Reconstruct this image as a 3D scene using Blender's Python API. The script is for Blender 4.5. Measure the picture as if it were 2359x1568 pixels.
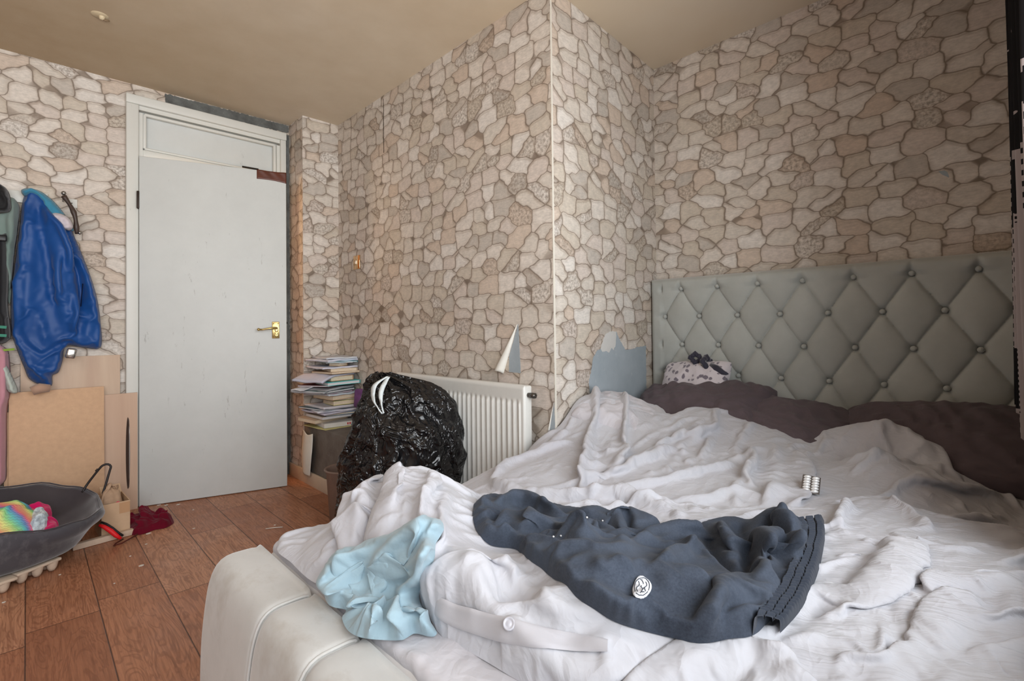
import bpy, bmesh, math, random
import numpy as np
from mathutils import Vector, Matrix, Euler
from mathutils import noise as mnoise
from mathutils.geometry import delaunay_2d_cdt

for o in list(bpy.data.objects):
    bpy.data.objects.remove(o)
sc = bpy.context.scene
col = sc.collection
PI = math.pi

# ------------------------------------------------------------------ camera
FPX, PCY, CX = 1143.85, 735.0, 1179.5
CAMH = 0.99
def cam_basis():
    yaw, pitch, roll = [math.radians(a) for a in (45.62237, .85691, .63663)]
    ex = np.array([math.sin(yaw), 0, math.cos(yaw)]); ey = np.array([-math.cos(yaw), 0, math.sin(yaw)]); ez = np.array([0, 1, 0.])
    cp, sp = math.cos(pitch), math.sin(pitch)
    P = np.array([[1, 0, 0], [0, cp, -sp], [0, sp, cp]])
    cr, sr = math.cos(roll), math.sin(roll)
    Q = np.array([[cr, -sr, 0], [sr, cr, 0], [0, 0, 1]])
    return np.array([(Q @ P) @ ex, (Q @ P) @ ey, (Q @ P) @ ez]).T      # world -> (right, up, forward)
CM = cam_basis()
CAMP = np.array([0, 0, CAMH])
cd = bpy.data.cameras.new('camera'); cam = bpy.data.objects.new('camera', cd); col.objects.link(cam)
cam.matrix_world = Matrix([[CM[0][i], CM[1][i], -CM[2][i], CAMP[i]] for i in range(3)] + [[0, 0, 0, 1]])
cd.sensor_width = 36; cd.sensor_fit = 'HORIZONTAL'
cd.lens = FPX / 2359 * 36
cd.shift_y = (PCY - 784) / 2359
cd.clip_start = 0.02; cd.clip_end = 60
sc.camera = cam

def at(px, py, ax, v):
    """measured point of the photograph on the world plane (axis ax) = v"""
    d = CM.T @ np.array([(px - CX) / FPX, -(py - PCY) / FPX, 1.0])
    return CAMP + d * ((v - CAMP[ax]) / d[ax])

# ------------------------------------------------------------------ light and exposure
sc.view_settings.view_transform = 'Standard'
sc.view_settings.look = 'None'
sc.view_settings.exposure = -0.52
sc.view_settings.gamma = 1
sc.view_settings.use_curve_mapping = False
w = bpy.data.worlds.new('sky'); sc.world = w; w.use_nodes = True
bg = w.node_tree.nodes['Background']; bg.inputs[0].default_value = (.80, .90, 1.0, 1); bg.inputs[1].default_value = 1.0
def area(name, loc, rot, sx, sy, power, color):
    l = bpy.data.lights.new(name, 'AREA'); l.shape = 'RECTANGLE'; l.size = sx; l.size_y = sy; l.energy = power; l.color = color
    o = bpy.data.objects.new(name, l); col.objects.link(o); o.location = loc; o.rotation_euler = rot
    return o
area('window_daylight', (.05, -1.9, 2.05), (math.radians(78), 0, 0), 4.2, 2.6, 360, (.94, .97, 1.0))
area('ground_reflected_daylight', (-.15, -1.7, .25), (math.radians(118), 0, 0), 4.2, 1.6, 330, (1.0, .98, .95))
def point(name, loc, power, color, r=.05):
    l = bpy.data.lights.new(name, 'POINT'); l.energy = power; l.color = color; l.shadow_soft_size = r
    o = bpy.data.objects.new(name, l); col.objects.link(o); o.location = loc
    return o
point('hallway_lamp', (0.75, 4.35, 1.9), 30, (1.0, .62, .28), .08)
point('room_fill_light', (-.75, 1.5, 1.95), 17, (1.0, .94, .88), .15)  # added fill light for the room; no lamp hangs here

# ------------------------------------------------------------------ helpers
def link(name, me, mat=None, parent=None, loc=None):
    o = bpy.data.objects.new(name, me); col.objects.link(o)
    if mat is not None:
        if isinstance(mat, (list, tuple)):
            for m_ in mat: me.materials.append(m_)
        else: me.materials.append(mat)
    if parent is not None: o.parent = parent
    if loc is not None: o.location = loc
    return o
def tag(o, label=None, cat=None, group=None, kind=None):
    if label: o['label'] = label
    if cat: o['category'] = cat
    if group: o['group'] = group
    if kind: o['kind'] = kind
    return o
def thing(name, label, cat, loc=(0, 0, 0), rz=0, group=None):
    o = bpy.data.objects.new(name, None); col.objects.link(o); o.location = loc; o.rotation_euler = (0, 0, rz)
    o.empty_display_size = .05
    return tag(o, label, cat, group)
def smooth(me, on=True):
    me.polygons.foreach_set('use_smooth', [on] * len(me.polygons))
    return me
class MB:
    """collects shapes; build() links them as ONE mesh object"""
    def __init__(self): self.b = bmesh.new(); self.sm = False
    def add(self, verts, faces, smooth_=False):
        vs = [self.b.verts.new(v) for v in verts]
        for f in faces:
            try:
                fc = self.b.faces.new([vs[i] for i in f]); fc.smooth = smooth_
            except ValueError: pass
        return vs
    def box(self, c, s, rot=None, bev=0.0, seg=2):
        t = bmesh.new(); bmesh.ops.create_cube(t, size=1)
        for v in t.verts: v.co = Vector((v.co.x * s[0], v.co.y * s[1], v.co.z * s[2]))
        if bev > 0: bmesh.ops.bevel(t, geom=list(t.edges), offset=bev, segments=seg, affect='EDGES', profile=.5)
        R = rot if isinstance(rot, Matrix) else (Euler(rot).to_matrix() if rot else Matrix.Identity(3))
        c = Vector(c)
        for v in t.verts: v.co = R @ v.co + c
        t.verts.index_update()
        self.add([v.co.copy() for v in t.verts], [[v.index for v in f.verts] for f in t.faces], bev > 0)
        t.free(); return self
    def tube(self, pts, r, n=10, closed=False, cap=True):
        pts = [Vector(p) for p in pts]; m = len(pts)
        rs = r if isinstance(r, (list, tuple)) else [r] * m
        rings = []; up = None
        for i, p in enumerate(pts):
            a = pts[(i - 1) % m] if (closed or i > 0) else p; b = pts[(i + 1) % m] if (closed or i < m - 1) else p
            t = (b - a)
            if t.length < 1e-9: t = Vector((0, 0, 1))
            t.normalize()
            if up is None:
                up = Vector((0, 0, 1)) if abs(t.z) < .9 else Vector((1, 0, 0))
            s = t.cross(up)
            if s.length < 1e-6: s = t.cross(Vector((1, 0, 0)))
            s.normalize(); up = s.cross(t).normalized()
            rings.append([p + (s * math.cos(2 * PI * k / n) + up * math.sin(2 * PI * k / n)) * rs[i] for k in range(n)])
        V = [v for ring in rings for v in ring]; F = []
        for i in range(m if closed else m - 1):
            j = (i + 1) % m
            for k in range(n):
                F.append((i * n + k, i * n + (k + 1) % n, j * n + (k + 1) % n, j * n + k))
        if cap and not closed:
            F.append(tuple(range(n))[::-1]); F.append(tuple((m - 1) * n + k for k in range(n)))
        self.add(V, F, True); return self
    def lathe(self, prof, c=(0, 0, 0), n=32, axis='z', smooth_=True):
        V = []; F = []; m = len(prof)
        for (r, z) in prof:
            for k in range(n):
                a = 2 * PI * k / n
                x, y = r * math.cos(a), r * math.sin(a)
                if axis == 'z': p = (x, y, z)
                elif axis == 'x': p = (z, x, y)
                else: p = (x, z, y)
                V.append(Vector(p) + Vector(c))
        for i in range(m - 1):
            for k in range(n):
                F.append((i * n + k, i * n + (k + 1) % n, (i + 1) * n + (k + 1) % n, (i + 1) * n + k))
        self.add(V, F, smooth_); return self
    def prism(self, poly, h, origin=(0, 0, 0), ux=(1, 0, 0), uy=(0, 1, 0), smooth_=False):
        """poly (2d) extruded by h along ux x uy"""
        ux = Vector(ux).normalized(); uy = Vector(uy).normalized(); n = ux.cross(uy) * h; o = Vector(origin)
        A = [o + ux * p[0] + uy * p[1] for p in poly]; m = len(poly)
        self.add(A + [a + n for a in A], [tuple(range(m))[::-1], tuple(range(m, 2 * m))] + [(i, (i + 1) % m, m + (i + 1) % m, m + i) for i in range(m)], smooth_)
        return self
    def build(self, name, mat=None, parent=None, bevel=0, seg=2, loc=None, sub=0, solid=0, wn=False):
        bmesh.ops.recalc_face_normals(self.b, faces=list(self.b.faces))
        me = bpy.data.meshes.new(name); self.b.to_mesh(me); self.b.free()
        o = link(name, me, mat, parent, loc)
        if solid:
            m_ = o.modifiers.new('solid', 'SOLIDIFY'); m_.thickness = solid; m_.offset = 0
        if bevel:
            m_ = o.modifiers.new('bevel', 'BEVEL'); m_.width = bevel; m_.segments = seg; m_.limit_method = 'ANGLE'; m_.angle_limit = .6
        if sub:
            m_ = o.modifiers.new('sub', 'SUBSURF'); m_.levels = sub; m_.render_levels = sub
        return o

# ---- node helpers
class NT:
    def __init__(self, name, rough=.8, spec=.3):
        self.m = bpy.data.materials.new(name); self.m.use_nodes = True; self.t = self.m.node_tree
        self.p = self.t.nodes['Principled BSDF']
        self.p.inputs['Roughness'].default_value = rough
        self.p.inputs['Specular IOR Level'].default_value = spec
    def n(self, kind, **kw):
        nd = self.t.nodes.new(kind)
        for k, v in kw.items():
            if k.startswith('_'): setattr(nd, k[1:], v)
            else: nd.inputs[k.replace('__', ' ')].default_value = v
        return nd
    def l(self, a, b): self.t.links.new(a, b); return self
    def s(self, v):
        return v
    def math(self, op, a, b=None, c=None, clamp=False):
        nd = self.t.nodes.new('ShaderNodeMath'); nd.operation = op; nd.use_clamp = clamp
        for i, v in enumerate((a, b, c)):
            if v is None: continue
            if isinstance(v, (int, float)): nd.inputs[i].default_value = v
            else: self.l(v, nd.inputs[i])
        return nd.outputs[0]
    def vmath(self, op, a, b=None, scale=None):
        nd = self.t.nodes.new('ShaderNodeVectorMath'); nd.operation = op
        for i, v in enumerate((a, b)):
            if v is None: continue
            if isinstance(v, (tuple, list)): nd.inputs[i].default_value = v
            else: self.l(v, nd.inputs[i])
        if scale is not None: nd.inputs['Scale'].default_value = scale
        return nd.outputs[0]
    def mix(self, f, a, b, mode='MIX'):
        nd = self.t.nodes.new('ShaderNodeMix'); nd.data_type = 'RGBA'; nd.blend_type = mode
        for key, v in ((0, f), (6, a), (7, b)):
            if isinstance(v, (int, float)): nd.inputs[key].default_value = v
            elif isinstance(v, (tuple, list)): nd.inputs[key].default_value = tuple(v) + ((1,) if len(v) == 3 else ())
            else: self.l(v, nd.inputs[key])
        return nd.outputs[2]
    def ramp(self, f, stops, interp='LINEAR'):
        nd = self.t.nodes.new('ShaderNodeValToRGB'); cr = nd.color_ramp; cr.interpolation = interp
        while len(cr.elements) < len(stops): cr.elements.new(.5)
        for e, (p, c) in zip(cr.elements, stops):
            e.position = p; e.color = (tuple(c) + (1,)) if isinstance(c, (tuple, list)) else (c, c, c, 1)
        self.l(f, nd.inputs[0]); return nd.outputs[0]
    def noise(self, vec, scale, detail=2, rough=.5, out=0, dist=0):
        nd = self.t.nodes.new('ShaderNodeTexNoise'); nd.inputs['Scale'].default_value = scale
        nd.inputs['Detail'].default_value = detail; nd.inputs['Roughness'].default_value = rough; nd.inputs['Distortion'].default_value = dist
        if vec is not None: self.l(vec, nd.inputs['Vector'])
        return nd.outputs[out]
    def coord(self, kind='Object'):
        return self.n('ShaderNodeTexCoord').outputs[kind]
    def mapping(self, vec, scale=(1, 1, 1), rot=(0, 0, 0), loc=(0, 0, 0)):
        nd = self.t.nodes.new('ShaderNodeMapping'); nd.inputs['Scale'].default_value = scale; nd.inputs['Rotation'].default_value = rot; nd.inputs['Location'].default_value = loc
        self.l(vec, nd.inputs[0]); return nd.outputs[0]
    def color(self, c):
        if isinstance(c, (tuple, list)): self.p.inputs['Base Color'].default_value = tuple(c) + ((1,) if len(c) == 3 else ())
        else: self.l(c, self.p.inputs['Base Color'])
        return self
    def bump(self, h, strength=.3, dist=.01, prev=None):
        nd = self.t.nodes.new('ShaderNodeBump'); nd.inputs['Strength'].default_value = strength; nd.inputs['Distance'].default_value = dist
        self.l(h, nd.inputs['Height'])
        if prev is not None: self.l(prev, nd.inputs['Normal'])
        self.l(nd.outputs[0], self.p.inputs['Normal']); return nd.outputs[0]
def srgb(r, g, b):
    f = lambda c: (c / 255 / 12.92) if c / 255 <= .04045 else ((c / 255 + .055) / 1.055) ** 2.4
    return (f(r), f(g), f(b))
def plain(name, c, rough=.6, spec=.3, metal=0, var=0.0, vscale=20, bump=0, bscale=200):
    t = NT(name, rough, spec); t.p.inputs['Metallic'].default_value = metal
    if var or bump: v = t.coord()
    if var:
        n1 = t.noise(v, vscale, 4, .6)
        t.color(t.mix(t.ramp(n1, [(.3, 0.0), (.7, 1.0)]), tuple(x * (1 - var) for x in c), tuple(min(1, x * (1 + var)) for x in c)))
    else: t.color(c)
    if bump: t.bump(t.noise(v, bscale, 3, .6), bump, .002)
    return t.m
# ------------------------------------------------------------------ room materials
def mat_wallpaper():
    t = NT('stone_wallpaper', .62, .25)
    uv = t.coord('UV')
    warp = t.noise(uv, 4.5, 2, .5, out=1)
    warp = t.vmath('SCALE', t.vmath('SUBTRACT', warp, (.5, .5, .5)), scale=.050)
    warp2 = t.noise(uv, 26, 2, .5, out=1)
    warp2 = t.vmath('SCALE', t.vmath('SUBTRACT', warp2, (.5, .5, .5)), scale=.011)
    p = t.vmath('ADD', t.vmath('ADD', uv, warp), warp2)
    p = t.mapping(p, (9.6, 14.2, 1))
    def vor(feat, vec):
        nd = t.t.nodes.new('ShaderNodeTexVoronoi'); nd.voronoi_dimensions = '2D'; nd.feature = feat; nd.distance = 'MINKOWSKI'
        nd.inputs['Scale'].default_value = 1; nd.inputs['Exponent'].default_value = 9; nd.inputs['Randomness'].default_value = .88
        t.l(vec, nd.inputs['Vector']); return nd
    f1 = vor('F1', p); f2 = vor('F2', p)
    d = t.math('SUBTRACT', f2.outputs['Distance'], f1.outputs['Distance'])
    # printed shade lies under each stone
    ps = t.vmath('ADD', p, (0.0, .13, 0))
    g1 = vor('F1', ps); g2 = vor('F2', ps)
    ds = t.math('SUBTRACT', g2.outputs['Distance'], g1.outputs['Distance'])
    rnd = f1.outputs['Color']
    sep = t.n('ShaderNodeSeparateColor'); t.l(rnd, sep.inputs[0])
    wid = t.ramp(t.noise(uv, 9, 2, .5), [(.35, .25), (.65, 1.0)])
    line = t.math('SUBTRACT', 1.0, t.math('DIVIDE', d, t.math('MULTIPLY_ADD', wid, .085, .024), clamp=True), clamp=True)
    soft = t.math('SUBTRACT', 1.0, t.math('DIVIDE', d, .30, clamp=True), clamp=True)
    under = t.math('MULTIPLY', t.math('SUBTRACT', 1.0, t.math('DIVIDE', ds, .16, clamp=True), clamp=True), wid)
    # per stone colour
    stone = t.ramp(sep.outputs[0], [(0, srgb(207, 198, 187)), (.2, srgb(214, 205, 195)), (.38, srgb(200, 189, 175)), (.52, srgb(206, 194, 184)), (.66, srgb(217, 210, 202)), (.80, srgb(203, 187, 172)), (.9, srgb(190, 181, 171)), (1, srgb(174, 162, 150))], 'CONSTANT')
    big = t.ramp(t.noise(uv, 30, 5, .65), [(.3, .86), (.6, 1.03)])
    stone = t.mix(1.0, stone, big, 'MULTIPLY')
    grain = t.ramp(t.noise(t.mapping(uv, (1, 3.2, 1), (0, 0, .35)), 46, 5, .7), [(.36, .86), (.62, 1.04)])
    stone = t.mix(1.0, stone, grain, 'MULTIPLY')
    rough_stone = t.math('MULTIPLY', t.ramp(sep.outputs[1], [(.87, 0.0), (.90, 1.0)]), t.ramp(t.noise(uv, 75, 4, .7), [(.42, 0.0), (.62, .75)]))
    stone = t.mix(rough_stone, stone, srgb(128, 116, 104))
    stone = t.mix(t.math('MULTIPLY', soft, .30), stone, srgb(168, 148, 128))
    stone = t.mix(t.math('MULTIPLY', under, .42), stone, srgb(128, 108, 90))
    c = t.mix(t.math('MULTIPLY', line, .85), stone, srgb(106, 92, 80))
    t.color(c)
    t.bump(t.math('SUBTRACT', t.math('MULTIPLY', t.noise(uv, 160, 3, .6), .12), t.math('MULTIPLY', line, .3)), .18, .004)
    return t.m
def mat_ceiling():
    t = NT('stained_shaded_ceiling', .85, .15)
    v = t.coord()
    n1 = t.noise(v, .9, 4, .55); n2 = t.noise(v, 7, 4, .6)
    c = t.ramp(n1, [(.3, srgb(208, 192, 168)), (.55, srgb(216, 203, 182)), (.75, srgb(220, 210, 194))])
    # browner paint to the left, with the falloff of light painted in
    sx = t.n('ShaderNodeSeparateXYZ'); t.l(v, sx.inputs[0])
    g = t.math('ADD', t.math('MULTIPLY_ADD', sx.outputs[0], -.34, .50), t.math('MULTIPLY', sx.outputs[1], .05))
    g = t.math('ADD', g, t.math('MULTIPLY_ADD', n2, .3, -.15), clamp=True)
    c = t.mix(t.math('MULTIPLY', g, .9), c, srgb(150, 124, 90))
    t.color(c); t.bump(t.noise(v, 130, 3, .6), .12, .003)
    return t.m
def mat_floor():
    t = NT('walnut_laminate', .36, .45)
    uv = t.coord()
    r = t.mapping(uv, (1, 1, 1), (0, 0, 0))
    sp = t.n('ShaderNodeSeparateXYZ'); t.l(r, sp.inputs[0]); u, v_ = sp.outputs[0], sp.outputs[1]
    PW, PL = .19, 1.15
    row = t.math('FLOOR', t.math('DIVIDE', u, PW))
    fx = t.math('FRACT', t.math('DIVIDE', u, PW))
    off = t.math('FRACT', t.math('MULTIPLY', t.math('SINE', t.math('MULTIPLY', row, 12.9898)), 43758.5))
    vv = t.math('ADD', t.math('DIVIDE', v_, PL), off)
    fy = t.math('FRACT', vv); cell = t.math('FLOOR', vv)
    ex = t.math('MINIMUM', fx, t.math('SUBTRACT', 1.0, fx)); ey = t.math('MINIMUM', fy, t.math('SUBTRACT', 1.0, fy))
    edge = t.math('MINIMUM', t.math('MULTIPLY', ex, PW), t.math('MULTIPLY', ey, PL))
    line = t.math('SUBTRACT', 1.0, t.math('DIVIDE', edge, .0028, clamp=True), clamp=True)
    cmb = t.n('ShaderNodeCombineXYZ'); t.l(row, cmb.inputs[0]); t.l(cell, cmb.inputs[1])
    wn = t.n('ShaderNodeTexWhiteNoise'); wn.noise_dimensions = '2D'; t.l(cmb.outputs[0], wn.inputs[0])
    shift = t.vmath('MULTIPLY', wn.outputs[1], (7, 7, 7))
    g = t.vmath('ADD', t.vmath('MULTIPLY', uv, (1.0, .16, 1)), shift)
    ng = t.noise(g, 13, 3, .55, dist=1.6)
    rings = t.math('SINE', t.math('MULTIPLY', ng, 58))
    g2 = t.vmath('ADD', t.vmath('MULTIPLY', uv, (1.0, .035, 1)), shift)
    fine = t.noise(g2, 150, 4, .7)
    c = t.ramp(wn.outputs[0], [(0, srgb(150, 98, 70)), (.5, srgb(178, 122, 90)), (1, srgb(192, 140, 108))])
    c = t.mix(t.ramp(rings, [(.1, 0.0), (.9, .42)]), c, srgb(118, 70, 46))
    c = t.mix(t.ramp(fine, [(.35, .5), (.6, 0.0)]), c, srgb(110, 66, 44))
    c = t.mix(line, c, srgb(38, 22, 16))
    dust = t.ramp(t.noise(uv, 60, 5, .8), [(.66, 0.0), (.74, .5)])
    c = t.mix(dust, c, srgb(196, 172, 150))
    t.color(c)
    t.l(t.ramp(t.noise(uv, 5, 4, .6), [(.3, .30), (.7, .52)]), t.p.inputs['Roughness'])
    t.bump(t.math('MULTIPLY', line, -1.0), .4, .002)
    return t.m
def mat_plaster(name, a, b, sc=6):
    t = NT(name, .8, .2); v = t.coord()
    c = t.mix(t.ramp(t.noise(v, sc, 6, .65), [(.3, 0.0), (.7, 1.0)]), a, b)
    c = t.mix(t.ramp(t.noise(v, sc * 9, 5, .7), [(.62, 0.0), (.75, .35)]), c, srgb(205, 205, 200))
    t.color(c); t.bump(t.noise(v, 60, 4, .6), .2, .003); return t.m
def mat_paint(name, c, dirt=.3, rough=.45):
    t = NT(name, rough, .4); v = t.coord()
    n = t.noise(v, 5, 6, .7); m = t.noise(t.mapping(v, (18, 18, 4)), 1.5, 5, .75)
    k = t.mix(t.ramp(n, [(.35, 0.0), (.75, dirt)]), c, tuple(x * .80 for x in c))
    k = t.mix(t.ramp(m, [(.64, 0.0), (.70, dirt * 1.5)]), k, srgb(136, 134, 130))
    t.color(k); t.bump(t.noise(v, 40, 3, .5), .08, .003); return t.m
M = {}
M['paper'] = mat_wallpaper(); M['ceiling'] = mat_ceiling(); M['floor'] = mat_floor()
M['plaster'] = mat_plaster('grey_plaster', srgb(128, 122, 116), srgb(98, 90, 84), 7)
M['bluegrey'] = mat_plaster('blue_grey_plaster', srgb(166, 174, 180), srgb(148, 158, 164), 5)
M['darkplaster'] = mat_plaster('dark_plaster', srgb(112, 114, 112), srgb(78, 78, 76), 14)
M['white'] = mat_paint('white_gloss', srgb(212, 212, 206), .22)
M['doorwhite'] = mat_paint('door_white', srgb(205, 208, 206), .34, .5)
M['skirt'] = mat_paint('skirting_paint', srgb(206, 188, 168), .7, .6)
M['paperback'] = plain('paper_backing', srgb(222, 220, 212), .8, .2, var=.04)

# ------------------------------------------------------------------ room shell
DW, RX, JY, BX, DX, CZ = 3.52, 1.30, 3.287, 1.545, 2.475, 2.40
CY0, CY1 = 1.335, 1.390
WY = -.16; LX = -1.9
def wall(name, p0, p1, z0, z1, mat, off=0.0, holes=None, thick=.06, vo=0):
    """vertical wall from p0 to p1 (room on the left hand of p0->p1), UV in metres"""
    p0 = Vector((p0[0], p0[1], 0)); p1 = Vector((p1[0], p1[1], 0)); d = (p1 - p0); L = d.length; d.normalize()
    n = Vector((d.y, -d.x, 0))          # away from the room
    us = [0, L]; zs = [z0, z1]
    for h in (holes or []):
        us += [h[0], h[1]]; zs += [h[2], h[3]]
    us = sorted(set(us)); zs = sorted(set(zs))
    b = bmesh.new(); uvl = b.loops.layers.uv.new('UVMap')
    for i in range(len(us) - 1):
        for j in range(len(zs) - 1):
            uc, zc = (us[i] + us[i + 1]) / 2, (zs[j] + zs[j + 1]) / 2
            if any(h[0] < uc < h[1] and h[2] < zc < h[3] for h in (holes or [])): continue
            for k, sgn in ((0, 1), (thick, -1)):
                q = [(us[i], zs[j]), (us[i + 1], zs[j]), (us[i + 1], zs[j + 1]), (us[i], zs[j + 1])]
                if sgn < 0: q = q[::-1]
                f = b.faces.new([b.verts.new(p0 + d * a + n * k + Vector((0, 0, z))) for a, z in q])
                for lp, (a, z) in zip(f.loops, q): lp[uvl].uv = (a + off, z + vo)
            # rims of the slab
            for (a0, zz0, a1, zz1, nb) in ((us[i], zs[j], us[i], zs[j + 1], (us[i] - .001, zc)), (us[i + 1], zs[j], us[i + 1], zs[j + 1], (us[i + 1] + .001, zc)),
                                           (us[i], zs[j], us[i + 1], zs[j], (uc, zs[j] - .001)), (us[i], zs[j + 1], us[i + 1], zs[j + 1], (uc, zs[j + 1] + .001))):
                inside = 0 < nb[0] < L and z0 < nb[1] < z1 and not any(h[0] < nb[0] < h[1] and h[2] < nb[1] < h[3] for h in (holes or []))
                if inside: continue
                A = p0 + d * a0 + Vector((0, 0, zz0)); B = p0 + d * a1 + Vector((0, 0, zz1))
                f = b.faces.new([b.verts.new(v) for v in (A, B, B + n * thick, A + n * thick)])
                for lp in f.loops: lp[uvl].uv = (lp.vert.co.x + lp.vert.co.y, lp.vert.co.z)
    me = bpy.data.meshes.new(name); b.to_mesh(me); b.free()
    o = link(name, me, mat); o['kind'] = 'structure'
    return o
DOORX0, DOORX1, DOORTOP = .455, 1.235, 2.30
wall('wall_door_side', (RX, DW), (LX, DW), 0, CZ, M['paper'], .37, holes=[(RX - DOORX1, RX - DOORX0, 0, 2.285)])
wall('wall_return', (RX, JY + .003), (RX, DW), 0, CZ, M['paper'], 5.1, thick=.03)
wall('wall_niche_back', (BX, JY), (RX + .001, JY), .36, CZ, M['paper'], 7.3, thick=.0025)
wall('wall_radiator_side', (BX, CY0), (BX, JY), 0, CZ, M['paper'], 9.15, vo=.4, thick=.001)
wall('wall_chimney_return', (DX, CY1), (BX, CY0), 0, CZ, M['paper'], 13.4, vo=.2, thick=.002)
wall('wall_headboard_side', (DX, WY), (DX, CY1), 0, CZ, M['paper'], 16.2, vo=.75)
wall('wall_window_side', (LX, WY), (DX, WY), 0, CZ, M['paper'], 21.0, holes=[(.55, 3.30, .66, 2.18)])
wall('wall_left', (LX, DW), (LX, WY), 0, CZ, M['paper'], 30.0)
b = MB(); b.box((.3, 1.7, -.03), (4.9, 6.6, .06)); fl = b.build('floor', M['floor']); fl['kind'] = 'structure'
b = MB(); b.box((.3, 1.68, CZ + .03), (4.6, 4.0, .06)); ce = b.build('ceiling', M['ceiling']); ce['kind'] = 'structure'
# hallway beyond the door
b = MB(); b.box((.8, 4.62, 1.2), (2.4, .05, 2.4)); b.box((-.4, 4.1, 1.2), (.05, 1.06, 2.4)); b.box((2.0, 4.1, 1.2), (.05, 1.06, 2.4)); b.box((.8, 4.1, 2.43), (2.4, 1.06, .05))
h = b.build('wall_hallway', plain('hallway_paint', srgb(214, 180, 140), .8)); h['kind'] = 'structure'
# window in the wall beside the camera
b = MB()
for x in (LX + .55, LX + 1.47, LX + 2.38, LX + 3.30): b.box((x, WY - .04, 1.42), (.05, .06, 1.52), bev=.006)
for z in (.685, 1.75, 2.155): b.box((LX + 1.925, WY - .041, z), (2.80, .056, .05), bev=.006)
wf = b.build('window_1', M['white']); wf['kind'] = 'structure'
b = MB(); b.box((LX + 1.925, WY - .0, .65), (2.85, .12, .025), bev=.006); o_ = b.build('window_sill', M['white'], wf)
# ------------------------------------------------------------------ cloth tools
rs = np.random.RandomState(7)
def vnoise(x, y, seed=0):
    """gradient noise, about -0.7..0.7"""
    r = np.random.RandomState(seed); T = r.rand(256, 256) * 2 * PI
    gx, gy = np.cos(T), np.sin(T)
    xi = np.floor(x).astype(int); yi = np.floor(y).astype(int); fx = x - xi; fy = y - yi
    def g(i, j):
        a, b_ = (xi + i) % 256, (yi + j) % 256
        return gx[a, b_] * (fx - i) + gy[a, b_] * (fy - j)
    u = fx * fx * fx * (fx * (fx * 6 - 15) + 10); v = fy * fy * fy * (fy * (fy * 6 - 15) + 10)
    return (g(0, 0) * (1 - u) + g(1, 0) * u) * (1 - v) + (g(0, 1) * (1 - u) + g(1, 1) * u) * v
def fbm(x, y, seed=0, oct=3):
    s = 0; a = 1
    for k in range(oct):
        s = s + a * vnoise(x * 2 ** k, y * 2 ** k, seed + k); a *= .5
    return s
def creases(x, y, ang, wl, stretch=5, seed=0, warp=.6):
    """long sharp-crested folds running along direction ang, 0..1"""
    c, s = math.cos(ang), math.sin(ang)
    u = (x * c + y * s) / (wl * stretch); v = (-x * s + y * c) / wl
    wv = fbm(x / (wl * 3.5), y / (wl * 3.5), seed + 50, 2)
    n = vnoise(u + wv * warp, v + wv * warp * 2.2, seed)
    return np.clip(1 - np.abs(n) * 2.6, 0, 1) ** 1.5
def rbf(pts, smooth_=0.0):
    """thin plate surface through (x,y,z) control points"""
    P = np.array(pts, float); n = len(P)
    def U(r2): return np.where(r2 > 1e-12, .5 * r2 * np.log(np.maximum(r2, 1e-12)), 0)
    d2 = ((P[:, None, :2] - P[None, :, :2]) ** 2).sum(-1)
    K = U(d2) + np.eye(n) * smooth_
    Q = np.hstack([np.ones((n, 1)), P[:, :2]])
    A = np.block([[K, Q], [Q.T, np.zeros((3, 3))]])
    sol = np.linalg.solve(A, np.concatenate([P[:, 2], np.zeros(3)]))
    w_, a_ = sol[:n], sol[n:]
    def f(x, y):
        out = a_[0] + a_[1] * x + a_[2] * y
        for k in range(n):
            out = out + w_[k] * U((x - P[k, 0]) ** 2 + (y - P[k, 1]) ** 2)
        return out
    return f
def catmull(P, res, closed=True):
    P = [np.array(p, float) for p in P]; n = len(P); out = []
    for i in range(n if closed else n - 1):
        p0 = P[(i - 1) % n] if (closed or i > 0) else P[0] * 2 - P[1]
        p1 = P[i]; p2 = P[(i + 1) % n]
        p3 = P[(i + 2) % n] if (closed or i < n - 2) else P[-1] * 2 - P[-2]
        m = max(2, int(np.linalg.norm(p2 - p1) / res))
        for k in range(m):
            t = k / m
            out.append(.5 * ((2 * p1) + (-p0 + p2) * t + (2 * p0 - 5 * p1 + 4 * p2 - p3) * t * t + (-p0 + 3 * p1 - 3 * p2 + p3) * t ** 3))
    if not closed: out.append(P[-1])
    return np.array(out)
def seg_dist(x, y, P, closed=True, par=False):
    """distance to a polyline (and parameter along it, signed side)"""
    best = np.full(x.shape, 1e9); bt = np.zeros(x.shape); sd = np.zeros(x.shape); n = len(P)
    for i in range(n if closed else n - 1):
        a = P[i]; b_ = P[(i + 1) % n]; d = b_ - a; L = d @ d + 1e-12
        t = np.clip(((x - a[0]) * d[0] + (y - a[1]) * d[1]) / L, 0, 1)
        dx = x - a[0] - t * d[0]; dy = y - a[1] - t * d[1]; q = dx * dx + dy * dy
        m = q < best
        best = np.where(m, q, best)
        if par:
            bt = np.where(m, (i + t) / max(1, n - 1), bt); sd = np.where(m, np.sign(d[0] * dy - d[1] * dx), sd)
    return (np.sqrt(best), bt, sd) if par else np.sqrt(best)
def inside(x, y, P):
    c = np.zeros(x.shape, bool); n = len(P); j = n - 1
    for i in range(n):
        xi, yi = P[i]; xj, yj = P[j]
        m = ((yi > y) != (yj > y)) & (x < (xj - xi) * (y - yi) / (yj - yi + 1e-15) + xi)
        c ^= m; j = i
    return c
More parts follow.
